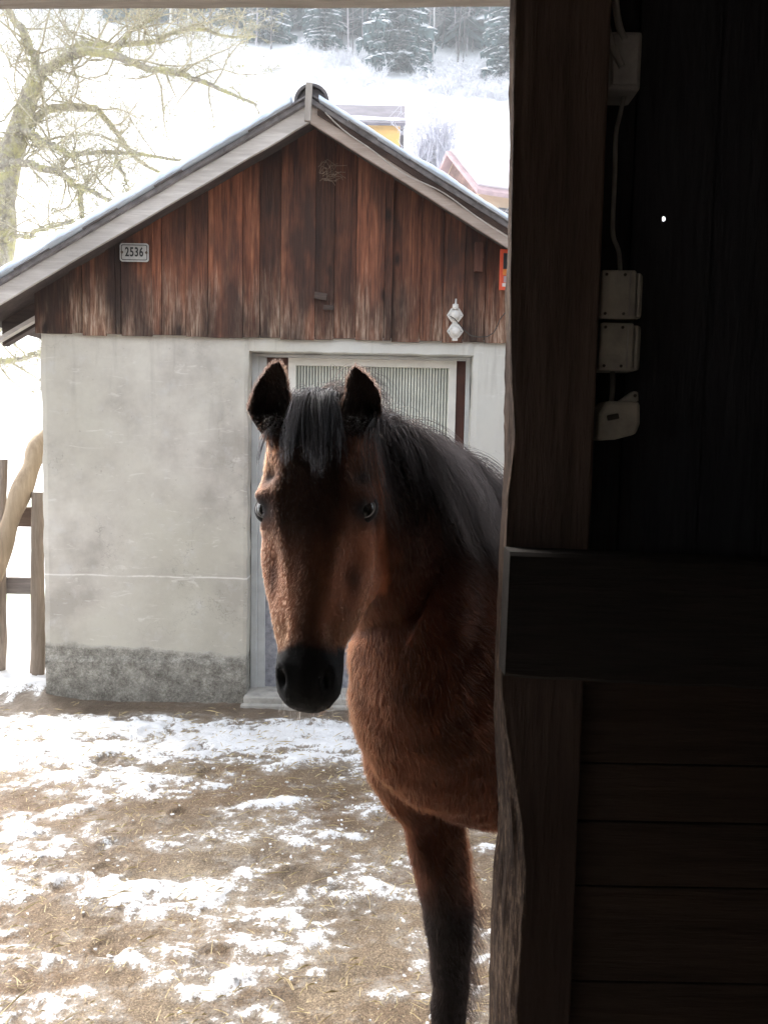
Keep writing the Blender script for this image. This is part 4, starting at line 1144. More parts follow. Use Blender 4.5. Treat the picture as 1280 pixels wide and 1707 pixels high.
# --- coat colour: bay, with black points and some painted light and shade
def coat_colour(p):
    t, s, f = head_local(p); a = np.abs(s)
    n1 = fbm2(p[:, 0] * 9 + p[:, 1] * 5, p[:, 2] * 7, 4, 101); n2 = fbm2(p[:, 0] * 60, p[:, 2] * 26 + p[:, 1] * 30, 3, 103)
    brown = np.array([.125, .036, .015]); ginger = np.array([.33, .145, .065]); dark = np.array([.034, .0185, .0135]); red = np.array([.088, .024, .010])
    c = red[None] * (1 - .0) + (brown - red)[None] * sstep(.35, .62, n1)[:, None]
    c = c * (.7 + .6 * n2)[:, None]
    hw = headness(t, s, f); head = hw > .5
    # face
    face = np.tile(np.array([.47, .175, .090]), (len(p), 1)) * (.70 + .65 * n2)[:, None]
    front = sstep(-.075, -.02, f)
    strip = np.interp(t, [0, .2, .36, .48, .58, .68, .76, .8], [.09, .082, .082, .050, .028, .021, .024, .05])
    dk = sstep(strip * 1.6 + .010 + (n1 - .5) * .04, strip * .45 + (n1 - .5) * .04, a) * sstep(-.10, -.045, f)
    fore = sstep(.47, .34, t) * sstep(.085, .05, a); dk = np.maximum(dk, fore)
    dk = dk * np.interp(t, [0, .40, .50, .60, .8], [.95, .90, .64, .58, .80])
    ging = np.exp(-((t - .76) / .07) ** 2) * sstep(.024, .04, a) + .75 * np.exp(-((t - .205) / .05) ** 2) * sstep(.06, .085, a) * (f > -.09)
    face = face * (1 - ging[:, None] * .8) + ginger[None] * (ging * .8)[:, None]
    face = face * (1 - dk[:, None]) + (dark[None] * (1 - .62 * fore[:, None])) * dk[:, None]
    sock = np.exp(-(((t - .245) * HL) / .018) ** 2 - ((a - .088) / .018) ** 2) + np.exp(-(((t - .57) * HL) / .034) ** 2 - ((a - .076) / .013) ** 2 ) * .75  # hollows above and under the eye darkened in colour, painting in their shade
    lid = np.exp(-(((t - EYE_T) * HL) / .030) ** 2 - ((a - EYE_S) / .028) ** 2)
    grey = np.array([.030, .026, .028])
    k = np.clip(sock * .85 + lid * 1.1, 0, 1)[:, None]; face = face * (1 - k) + grey * k
    mz = sstep(.785, .815, t + (n2 - .5) * .03 + (a - .04) * -.45 + (f < -.03) * .012)
    face = face * (1 - mz[:, None]) + np.array([.0085, .008, .0085]) * mz[:, None]
    thr = sstep(.98, 1.06, p[:, 2]) * sstep(1.42, 1.30, p[:, 2]) * .12  # throat and neck front darkened in the coat, standing in for cast shade
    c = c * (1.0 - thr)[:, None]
    c = c * (1 - hw[:, None]) + face * hw[:, None]
    # ears
    for b, ax, L, lat, fwd in EAR_IN:
        d = p - b; v = d @ ax / L; l = np.abs(d @ lat); ff = d @ fwd
        e = (v > -.1) & (v < 1.1) & (np.abs(l) < .075) & (np.abs(ff) < .06)
        rim = sstep(.55, 1.0, v) * .6 + .40
        ec = np.array([.012, .009, .009])[None] * (1 - rim[:, None] * .5) + np.array([.11, .055, .03])[None] * (rim * .5)[:, None]
        k = (e * sstep(.0, .16, v))[:, None]; c = c * (1 - k) + ec * k
    # neck under the mane and along the crest: darker
    crest = np.array([np.interp(p[:, 0], [-.15, 0, .1, .2, .32, .5], [1.57, 1.53, 1.46, 1.39, 1.34, 1.33])])[0]
    nk = ((~head) & (p[:, 1] > 1.5)) * sstep(.27, .10, crest - p[:, 2] + (n1 - .5) * .1) * .93
    c = c * (1 - nk[:, None]) + (dark * 1.3)[None] * nk[:, None]
    lg = ((~head) * sstep(.53, .30, p[:, 2] + (n1 - .5) * .12)) * .93
    c = c * (1 - lg[:, None]) + np.array([.011, .009, .009])[None] * lg[:, None]
    warm = ((~head) & (p[:, 2] > .6)) * sstep(.0, -.09, p[:, 0]) * sstep(1.10, 1.0, p[:, 2]) * .5  # outer edge of the chest tinted warmer, painting in side light
    c = c * (1 - .6 * warm[:, None]) + np.array([.24, .10, .05])[None] * (.6 * warm[:, None])
    return np.clip(c, .002, 1)
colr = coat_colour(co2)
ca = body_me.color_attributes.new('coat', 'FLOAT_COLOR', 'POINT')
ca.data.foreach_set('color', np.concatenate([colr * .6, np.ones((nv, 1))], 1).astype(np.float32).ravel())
k = NT('horse_skin'); k.col(k.attr('coat')).rough(.75); k.b.inputs['Specular IOR Level'].default_value = .2
k.bump(k.noise(130, 3), .2, .003)
body_me.materials.clear(); body_me.materials.append(k.m)
body_me.polygons.foreach_set('use_smooth', np.ones(len(body_me.polygons), dtype=bool))
body = bpy.data.objects.new('body', body_me); C.objects.link(body)
def child(o):
    o.parent = horse; o.matrix_parent_inverse = Matrix.Translation(-horse.location)
child(body)
bvh = BVHTree.FromPolygons([tuple(v) for v in co2], [tuple(p.vertices) for p in body_me.polygons])

# --- hair strands
def hair_obj(name, P, rad, col, m):
    """P: n x k x 3 strands; rad: k root-to-tip radii; col: n x 3"""
    n, kk = P.shape[:2]
    cv = bpy.data.hair_curves.new(name); cv.add_curves([kk] * n)
    cv.attributes['position'].data.foreach_set('vector', P.astype(np.float32).ravel()) if 'position' in cv.attributes else cv.points.foreach_set('position', P.astype(np.float32).ravel())
    ra = cv.attributes.get('radius') or cv.attributes.new('radius', 'FLOAT', 'POINT')
    ra.data.foreach_set('value', np.tile(np.asarray(rad, dtype=np.float32), n) if np.ndim(rad) == 1 else rad.astype(np.float32).ravel())
    c = cv.attributes.new('hue', 'FLOAT_COLOR', 'CURVE')
    c.data.foreach_set('color', np.concatenate([col, np.ones((n, 1))], 1).astype(np.float32).ravel())
    cv.materials.append(m)
    o = bpy.data.objects.new(name, cv); C.objects.link(o); child(o); return o

def hair_mat(name, rough=.4, sheen=.0):
    m = bpy.data.materials.new(name); m.use_nodes = True; t = m.node_tree; t.nodes.clear()
    out = t.nodes.new('ShaderNodeOutputMaterial'); h = t.nodes.new('ShaderNodeBsdfHairPrincipled'); h.model = 'CHIANG'; h.parametrization = 'COLOR'
    a = t.nodes.new('ShaderNodeAttribute'); a.attribute_name = 'hue'
    t.links.new(a.outputs['Color'], h.inputs['Color']); h.inputs['Roughness'].default_value = rough; h.inputs['Radial Roughness'].default_value = .5
    t.links.new(h.outputs[0], out.inputs[0]); return m

# short winter coat
tri = np.array([(p.vertices[0], p.vertices[1], p.vertices[2]) for p in body_me.polygons] + [(p.vertices[0], p.vertices[2], p.vertices[3]) for p in body_me.polygons if len(p.vertices) == 4])
A_, B_, D_ = co2[tri[:, 0]], co2[tri[:, 1]], co2[tri[:, 2]]
ar = np.linalg.norm(np.cross(B_ - A_, D_ - A_), axis=1) / 2
cen = (A_ + B_ + D_) / 3
tt, ss, ff = head_local(cen)
dens = np.ones(len(cen))
onhead = (headness(tt, ss, ff) > .5) | ((tt < .25) & (tt > -.4) & (ff > -.2) & (np.abs(ss) < .15))
dens[onhead] = 3.0
dens[onhead & (tt > .82)] = 1.2
behind = (cen - CB) @ (-HD) > .55
dens[behind] = .12
wgt = ar * dens; wgt /= wgt.sum()
NFUR = 230000
pick = RNG.choice(len(cen), NFUR, p=wgt)
u, v = RNG.random(NFUR), RNG.random(NFUR); fl = u + v > 1; u[fl] = 1 - u[fl]; v[fl] = 1 - v[fl]
root = A_[pick] + (B_ - A_)[pick] * u[:, None] + (D_ - A_)[pick] * v[:, None]
nrm = no[tri[pick, 0]]
tr, sr, fr = head_local(root)
ih = onhead[pick]
down = np.where(ih[:, None], HU[None], (np.array([0, 0, -1.0]) - HD * .45)[None])
# whorls and waves in the lie of the coat
wx = fbm2(root[:, 0] * 11 + root[:, 1] * 7, root[:, 2] * 9, 3, 111) - .5; wz = fbm2(root[:, 0] * 8 - 4, root[:, 2] * 12 + root[:, 1] * 9, 3, 113) - .5
latv = np.cross(nrm, down); latv /= np.maximum(np.linalg.norm(latv, axis=1), 1e-6)[:, None]
flow = down - nrm * np.sum(down * nrm, 1)[:, None]; fn = np.linalg.norm(flow, axis=1); flow = flow / np.maximum(fn, .15)[:, None]
flow = flow + latv * (wx * 2.0)[:, None] + RNG.normal(0, .16, root.shape)
lift = np.where(ih, .18, .30) + .22 * wz + RNG.random(NFUR) * .16
length = np.where(ih, np.interp(tr, [0, .3, .5, .75, .82, 1], [.013, .006, .006, .006, .003, .003]), .0155) * (.7 + .6 * RNG.random(NFUR))
earm = np.zeros(NFUR, bool)
for b, ax, L, lat, fwd in EAR_IN:
    d = root - b; vv = d @ ax / L; earm |= (vv > .1) & (vv < 1.15) & (np.abs(d @ lat) < .07) & (np.abs(d @ fwd) < .06)
    e = (vv > .1) & (vv < 1.15) & (np.abs(d @ lat) < .07) & (np.abs(d @ fwd) < .06)
    flow[e] = ax[None] * .8 + RNG.normal(0, .15, (e.sum(), 3)) + nrm[e] * .2
length[earm] = .0085
lowleg = (~ih) & (root[:, 2] < .42); length[lowleg] = .013
# feathering on the back of the forelegs
feat = (~ih) & (root[:, 2] < .58) & ((nrm @ (-HD)) > .45) & ((nrm @ LEFT) < .9)
featk = feat & (RNG.random(NFUR) < .40)
length[featk] = (.014 + .030 * sstep(.55, .35, root[featk, 2])) * (.5 + RNG.random(featk.sum()))
lift[featk] = .9
for sg_ in (-1, 1):
    ed = np.linalg.norm(root - hp(EYE_T, (EYE_S + .004) * sg_, EYE_F + .006), axis=1); length[ed < .027] = .0004; length[(ed >= .027) & (ed < .036)] *= .45
clump = fbm2(root[:, 0] * 70, root[:, 2] * 60 + root[:, 1] * 50, 2, 117)
dirv = flow * .85 + nrm * lift[:, None]; dirv /= np.linalg.norm(dirv, axis=1)[:, None]
P = np.empty((NFUR, 4, 3))
for q in range(4):
    s = q / 3.0
    bend = flow * (.35 * s * s)[..., None] if np.ndim(s) else flow * (.35 * s * s)
    P[:, q] = root - nrm * .001 + (dirv * s + bend * .9) * length[:, None]
P[featk, 2:] += np.array([0, 0, -1])[None, None] * (length[featk] * .5)[:, None, None] * np.array([.4, 1])[None, :, None]
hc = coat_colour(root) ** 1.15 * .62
hc *= (.75 + .5 * RNG.random(NFUR))[:, None] * (.75 + .5 * clump)[:, None]
tipg = (RNG.random(NFUR) < .10) & (hc[:, 0] > .03); hc[tipg] = hc[tipg] * 1.3
M_FUR = hair_mat('coat_hair', .5)
for n_ in M_FUR.node_tree.nodes:
    if n_.type == 'BSDF_HAIR_PRINCIPLED': n_.inputs['IOR'].default_value = 1.30
hair_obj('coat_hair', P, [.00030, .00027, .00020, .00005], np.clip(hc, 0.002, .8), M_FUR)

# long hair grown step by step, kept outside the body
def grow(roots, d0, lens, steps, grav, stiff, off, wav, seed, pull=None):
    r = np.random.default_rng(seed); n = len(roots); P = np.empty((n, steps + 1, 3)); P[:, 0] = roots; d = d0.copy(); ph = r.random((n, 2)) * 6.28; fq = r.uniform(.6, 1.6, n)
    for s in range(steps):
        t = s / steps
        d = d * stiff + np.array([0, 0, -1.0]) * grav
        if pull is not None: d += pull
        d /= np.linalg.norm(d, axis=1)[:, None]
        step = (lens / steps)[:, None]
        wv = np.stack([np.sin(ph[:, 0] + s * fq) * wav, np.cos(ph[:, 1] + s * fq) * wav, 0 * fq], -1)
        q = P[:, s] + (d + wv) * step
        for i in range(n):
            loc, nn_, _, dist = bvh.find_nearest(Vector(q[i]), .08)
            if loc is None: continue
            vec = q[i] - A3(loc); sd_ = float(np.dot(vec, A3(nn_)))
            o_ = off[i]
            if sd_ < o_:
                q[i] = A3(loc) + A3(nn_) * o_
        nd = q - P[:, s]; L_ = np.linalg.norm(nd, axis=1)[:, None]; d = nd / np.maximum(L_, 1e-6)
        P[:, s + 1] = P[:, s] + d * step
    return P
M_MANE = hair_mat('mane_hair', .34)
for n_ in M_MANE.node_tree.nodes:
    if n_.type == 'BSDF_HAIR_PRINCIPLED': n_.inputs['IOR'].default_value = 1.24
def off_ears(P, rr_=.036):
    keep = np.ones(len(P), bool)
    for b, ax, L, lat, fwd in EAR_IN:
        d = P[:, 1:] - b; vv = d @ ax / L; dist = np.linalg.norm(d - (vv * L)[..., None] * ax, axis=-1); ff_ = d @ fwd
        keep &= ~(((vv > .28) & (vv < 1.1) & (np.abs(d @ lat) < rr_) & (ff_ > -.03)).any(1))
    return keep
def locks(n, nl, r, rootf, spread):
    """n strands gathered in nl locks; returns lock id and per-strand parameter"""
    lid = r.integers(0, nl, n); return lid
crest = crom([hp(-.03, .0, -.055), A3((-.085, 1.668, 1.560)), A3((-.015, 1.728, 1.523)), A3((.075, 1.803, 1.468)), A3((.175, 1.888, 1.408)), W_ * .8 + .2 * A3((-.10, 1.72, 1.60)), W_ + A3((-.02, 0, 0)), W_ - HD * .12 + UP * .0], np.linspace(0, 7, 90))
r_ = np.random.default_rng(5)
NL, NS = 300, 10500
lu = np.sort(r_.random(NL)); lflip = r_.random(NL) < .0; llen = r_.uniform(.20, .46, NL) * np.interp(lu, [0, .10, .2, .7, 1], [.22, .35, 1, 1.0, .6]); lyaw = r_.normal(0, .60, NL); lup = r_.uniform(.15, .75, NL)
lid = r_.integers(0, NL, NS); uu = np.clip(lu[lid] + r_.normal(0, .006, NS), 0, 1)
cp = crom(crest, uu * (len(crest) - 1)); ctan = crom(crest, np.clip(uu * (len(crest) - 1) + .5, 0, len(crest) - 1)) - crom(crest, np.clip(uu * (len(crest) - 1) - .5, 0, len(crest) - 1)); ctan /= np.maximum(np.linalg.norm(ctan, axis=1), 1e-6)[:, None]
side = np.cross(ctan, UP[None]); side /= np.linalg.norm(side, axis=1)[:, None]; side = np.where((side[:, 1] > 0)[:, None], -side, side)      # towards the camera
rt = cp + side * r_.normal(0, .010, NS)[:, None] - UP * .012
d0 = side * .55 + UP[None] * lup[lid][:, None] + ctan * (lyaw[lid] + .2)[:, None] + r_.normal(0, .09, (NS, 3))
lens = llen[lid] * r_.uniform(.75, 1.1, NS)
sl_lock = r_.random(NL) < .30; short = sl_lock[lid]; sdir = UP[None] * .8 + r_.normal(0, .55, (NL, 3)); sln = r_.uniform(.03, .10, NL)
d0[short] = sdir[lid[short]] + ctan[short] * .25 + r_.normal(0, .10, (short.sum(), 3)); lens[short] = sln[lid[short]] * r_.uniform(.6, 1.1, short.sum())
offs = r_.uniform(.002, .014, NS) + (lid % 7) * .0035
P = grow(rt, d0, lens, 12, np.where(short, .05, .24)[:, None], .82, offs, .16, 6, pull=(ctan * .10 + side * .05))
# gather each lock towards its middle
for L_ in range(NL):
    m_ = (lid == L_)
    if m_.sum() > 2:
        c_ = P[m_].mean(0); kq = (np.linspace(0, 1, 13) ** .7 * .62)[None, :, None]; P[m_] = P[m_] * (1 - kq) + c_[None] * kq
mc = np.tile(np.array([.0042, .0031, .0028]), (NS, 1)) * (r_.uniform(.5, 1.5, NS) * (r_.uniform(.3, 1, NL) * 1.8)[lid])[:, None]
gl = r_.random(NS) < .02; mc[gl] = np.array([.024, .021, .022])  # a few strands coloured paler as painted glints
ke = off_ears(P); hair_obj('mane', P[ke], np.linspace(1, .25, 13) * .00042, mc[ke], M_MANE)
# forelock
NL2, NF = 110, 4200
lid = r_.integers(0, NL2, NF); ls = r_.uniform(-.046, .044, NL2); ll = (.055 + .20 * r_.beta(1.6, 2.2, NL2)) * (1 - 3.0 * np.abs(ls)); lx = ls * 1.2 + r_.normal(0, .26, NL2); lr = r_.uniform(-.05, .05, NL2)
s0 = ls[lid] + r_.normal(0, .003, NF)
rt = np.array([hp(lr[l] + .0 * abs(s) + .012, s, -.020 - .25 * abs(s)) for l, s in zip(lid, s0)])
d0 = HN[None] * .65 + UP[None] * .55 + HS[None] * (lx[lid] + s0 * 3)[:, None] + r_.normal(0, .10, (NF, 3))
lens = ll[lid] * r_.uniform(.30, 1.2, NF)
wild = r_.random(NF) < .05; d0[wild] += r_.normal(0, .6, (wild.sum(), 3)) + UP * .8; lens[wild] *= .35
P = grow(rt, d0, lens, 11, .30, .78, r_.uniform(.002, .012, NF) + (lid % 4) * .002, .05, 8)
for L_ in range(NL2):
    m_ = (lid == L_) & ~wild
    if m_.sum() > 2:
        c_ = P[m_].mean(0); kq = (np.linspace(0, 1, 12) ** .8 * .75)[None, :, None]; P[m_] = P[m_] * (1 - kq) + c_[None] * kq
mc = np.tile(np.array([.004, .0036, .004]), (NF, 1)) * r_.uniform(.4, 1.7, NF)[:, None]
gl = (r_.random(NF) < .05); mc[gl] = np.array([.07, .075, .09])  # scattered blue-grey strands painted in as highlights
ke = off_ears(P, .024); hair_obj('forelock', P[ke], np.linspace(1, .3, 12) * .00040, mc[ke], M_MANE)
# tufts at the foot of the ears, chin whiskers
NT_ = 420; ei = r_.integers(0, 2, NT_); rt = []; d0 = []
for i in ei:
    b, ax, L, lat, fwd = EAR_IN[i]; sg = -1 if i == 0 else 1
    rt.append(b + ax * L * r_.uniform(.02, .30) + lat * (r_.normal(0, .012) + sg * .008) + fwd * .002); d0.append(ax * .35 + fwd * .8 + lat * sg * -.15 + r_.normal(0, .25, 3))
P = grow(np.array(rt), np.array(d0), r_.uniform(.015, .035, NT_), 5, .15, .9, np.full(NT_, .001), .05, 9)
mc = np.tile(np.array([.022, .016, .014]), (NT_, 1)) * r_.uniform(.1, 1.3, NT_)[:, None]
hair_obj('ear_hair', P, np.linspace(1, .2, 6) * .00028, mc, M_MANE)
NW = 46
rt = np.array([hp(r_.uniform(.90, .99), r_.uniform(-.045, .045), r_.uniform(-.10, -.03)) for _ in range(NW)]); rt = np.array([A3(bvh.find_nearest(Vector(q))[0]) for q in rt])
d0 = HU[None] * .8 + HS[None] * r_.normal(0, .35, NW)[:, None] + HN[None] * r_.normal(.1, .3, NW)[:, None]
P = np.stack([rt + d0 * (l / 5) * r_.uniform(.8, 1.2) for l in range(6)], 1)
P = rt[:, None] + d0[:, None] * (np.linspace(0, 1, 6)[None, :] * r_.uniform(.015, .06, NW)[:, None])[..., None] + np.array([0, 0, -1])[None, None] * (np.linspace(0, 1, 6) ** 2 * .012)[None, :, None]
hair_obj('whiskers', P, np.linspace(1, .3, 6) * .00022, np.tile(np.array([.16, .13, .10]), (NW, 1)), M_MANE)

# eyes
def eye(sg):
    c = hp(EYE_T, EYE_S * sg, EYE_F)
    loc, nn_, _, _ = bvh.find_nearest(Vector(hp(EYE_T, (EYE_S + .012) * sg, EYE_F + .004)))
    loc, n = A3(loc), A3(nn_); n = n * .35 + HS * sg * .30 + HN * .62; n /= np.linalg.norm(n)
    rad = .0225
    cen_ = loc - n * .0135 - HS * sg * .004 + HN * .0015
    m = bmesh.new(); bmesh.ops.create_uvsphere(m, u_segments=32, v_segments=20, radius=rad); me = bpy.data.meshes.new('eyeball'); m.to_mesh(me); m.free()
    e = bpy.data.objects.new('eyeball', me); C.objects.link(e); e.location = cen_; e.rotation_euler = Vector(n).to_track_quat('Z', 'Y').to_euler()
    for p in me.polygons: p.use_smooth = True
    k = NT('horse_eye'); sp = k.n('ShaderNodeSeparateXYZ'); k.l(k.tc.outputs['Object'], sp.inputs[0])
    c_ = k.ramp(k.math('MULTIPLY', sp.outputs[2], 44), [(.30, (.42, .40, .39)), (.40, (.12, .09, .07)), (.50, (.022, .012, .008)), (.80, (.006, .005, .005))])
    k.col(c_).rough(.03); k.b.inputs['Specular IOR Level'].default_value = .45; k.b.inputs['Coat Weight'].default_value = .25; k.b.inputs['Coat Roughness'].default_value = .02
    me.materials.append(k.m); e.parent = horse; e.matrix_parent_inverse = Matrix.Translation(-horse.location)
    # lids: an almond rim
    a = HU - n * np.dot(HU, n); a /= np.linalg.norm(a); b = np.cross(n, a); b = b if np.dot(b, HS * sg) > 0 else -b
    # long axis runs obliquely down and forward
    la = a * .90 - b * .42; la /= np.linalg.norm(la); sb = np.cross(n, la); sb = sb if np.dot(sb, UP) > 0 else -sb
    ext = []; ns = 40; V = []; F = []; nr = 8
    for i in range(ns):
        t = 2 * math.pi * i / ns; ct, st_ = math.cos(t), math.sin(t)
        x = .0195 * ct; yv = .0122 * np.sign(st_) * abs(st_) ** 1.2
        q = cen_ + la * x + sb * yv; dd = q - cen_; h = math.sqrt(max(1e-8, (rad + .0006) ** 2 - x * x - yv * yv)); q = cen_ + la * x + sb * yv + n * h
        out = la * ct * .8 + sb * st_; out /= np.linalg.norm(out); rr = .0042
        for j in range(nr):
            g = 2 * math.pi * j / nr; V.append(q + out * (math.cos(g) * rr * 1.5 + rr * 1.0) + n * (math.sin(g) * rr - .001) - n * (math.cos(g) + 1) * rr * .55)
    for i in range(ns):
        for j in range(nr): F.append((i * nr + j, i * nr + (j + 1) % nr, ((i + 1) % ns) * nr + (j + 1) % nr, ((i + 1) % ns) * nr + j))
    lidm = simple('eyelid_skin', (.016, .0135, .014), .5, .3, 90, .4, .002)
    o = obj('eyelid', V, F, lidm, None, True); child(o)
    rimm = MB(); rp_ = []
    for i in range(15):
        t = math.pi * (1.06 + .88 * i / 14); x = .0178 * math.cos(t); yv = .0108 * math.sin(t)
        rp_.append(cen_ + la * x + sb * yv + n * (math.sqrt((rad + .0004) ** 2 - x * x - yv * yv)))
    rimm.tube([Vector(q) for q in rp_], [.0005 + .0011 * math.sin(math.pi * i / 14) for i in range(15)], 6)
    o = rimm.build('lid_lining', simple('pale_lid_lining', (.62, .60, .60), .25, .1, 90, 0), None, smooth=True); child(o)
    # lashes
    n_ = 34; tl = r_.uniform(.22, .78, n_) * math.pi
    rt = np.array([cen_ + la * .019 * math.cos(t) + sb * .0135 * math.sin(t) + n * .0155 for t in tl])
    dd = n[None] * .9 + sb[None] * .25 + np.array([0, 0, -.25])[None] + r_.normal(0, .12, (n_, 3)); ln = r_.uniform(.006, .012, n_)
    P = rt[:, None] + dd[:, None] * (np.linspace(0, 1, 5)[None, :] * ln[:, None])[..., None] + np.array([0, 0, -1])[None, None] * (np.linspace(0, 1, 5) ** 2)[None, :, None] * .005
    hair_obj('eyelashes', P, np.linspace(1, .2, 5) * .00028, np.tile(np.array([.03, .027, .03]), (n_, 1)), M_MANE)
eye(-1); eye(1)
# tail
tb = CB - HD * 1.30 + UP * 1.20
NTL = 500; rt = np.repeat(tb[None], NTL, 0) + r_.normal(0, .015, (NTL, 3)); s_ = np.linspace(0, 1, 8)
P = rt[:, None] + (-HD * .12)[None, None] * (s_ ** .5)[None, :, None] + np.array([0, 0, -1])[None, None] * (s_[None, :] * r_.uniform(.6, .85, NTL)[:, None])[..., None] + (r_.normal(0, .05, (NTL, 3)))[:, None] * s_[None, :, None]
hair_obj('tail', P, np.linspace(1, .3, 8) * .0012, np.tile(np.array([.025, .023, .026]), (NTL, 1)), M_MANE)
# ================================================================== FENCE AND LOG LEFT OF THE SHED
M_ROUND = wood('fence_wood', (.18, .145, .115), (.46, .38, .31), 'Z', rough=.85)
M_RAIL = wood('rail_wood', (.14, .12, .11), (.40, .36, .34), 'X', rough=.85)
M_LOG = wood('peeled_log', (.26, .19, .12), (.60, .48, .34), 'Z', gscale=.5, rough=.7)
fence = empty('fence', (-2.3, 5.15, -.05))
tag(fence, 'weathered grey post and rail fence meeting the left corner of the shed', 'fence')
def rough_tube(mb, a, b, ra, rb, n=10, seg=14, seed=0, wob=.008):
    a, b = Vector(a), Vector(b); pts = []; rad = []
    for i in range(seg + 1):
        t = i / seg; p = a.lerp(b, t) + Vector(((fbm1(t * 4, 3, seed) - .5) * wob * 4, (fbm1(t * 4, 3, seed + 9) - .5) * wob * 4, 0))
        pts.append(p); rad.append(ra + (rb - ra) * t + (fbm1(t * 9, 3, seed + 4) - .5) * wob)
    mb.tube(pts, rad, n)
m = MB(); a = at(63, 1152, 5.14); b = at(64, 821, 5.14); m.col = (.95, .93, .9, 1); rough_tube(m, (a.x, 5.14, -.12), (b.x, 5.14, b.z), .047, .040, seed=3); m.build('post', M_ROUND, fence, smooth=True)
m = MB(); a = at(0, 1146, 5.18); b = at(7, 900, 5.18); rough_tube(m, (a.x, 5.18, -.12), (b.x, 5.18, b.z + .5), .032, .028, seed=8); m.build('post', M_ROUND, fence, smooth=True)
m = MB(); a = at(55, 976, 5.2); m.box((-4.2, 5.19, a.z - .055), (a.x, 5.225, a.z + .048)); m.build('rail', M_RAIL, fence, bevel=.006)
m = MB(); a = at(55, 862, 5.24); m.col = (.62, .5, .42, 1); m.box((-4.2, 5.23, a.z - .062), (a.x, 5.27, a.z + .062)); m.build('rail', M_RAIL, fence, bevel=.006)
m = MB(); a = at(-1.9 * 0 - 30, 1010, 5.02); p0 = Vector((-2.78, 5.02, -.1)); q = [p0, at(-20, 985, 5.05), at(6, 905, 5.08), at(30, 835, 5.12), at(52, 780, 5.18), at(70, 738, 5.26), at(84, 700, 5.36)]
q[-1].x = -1.985; q[-2].x = min(q[-2].x, -2.03)
Q = crom([A3(v) for v in q], np.linspace(0, 6, 30))
m.tube([Vector(v) for v in Q], [.058 + .006 * math.sin(i * .9) + (fbm1(i * .4, 3, 2) - .5) * .012 for i in range(30)], 12)
o = m.build('log', M_LOG, None, smooth=True); tag(o, 'pale peeled crooked log leaning against the left side of the shed', 'log')

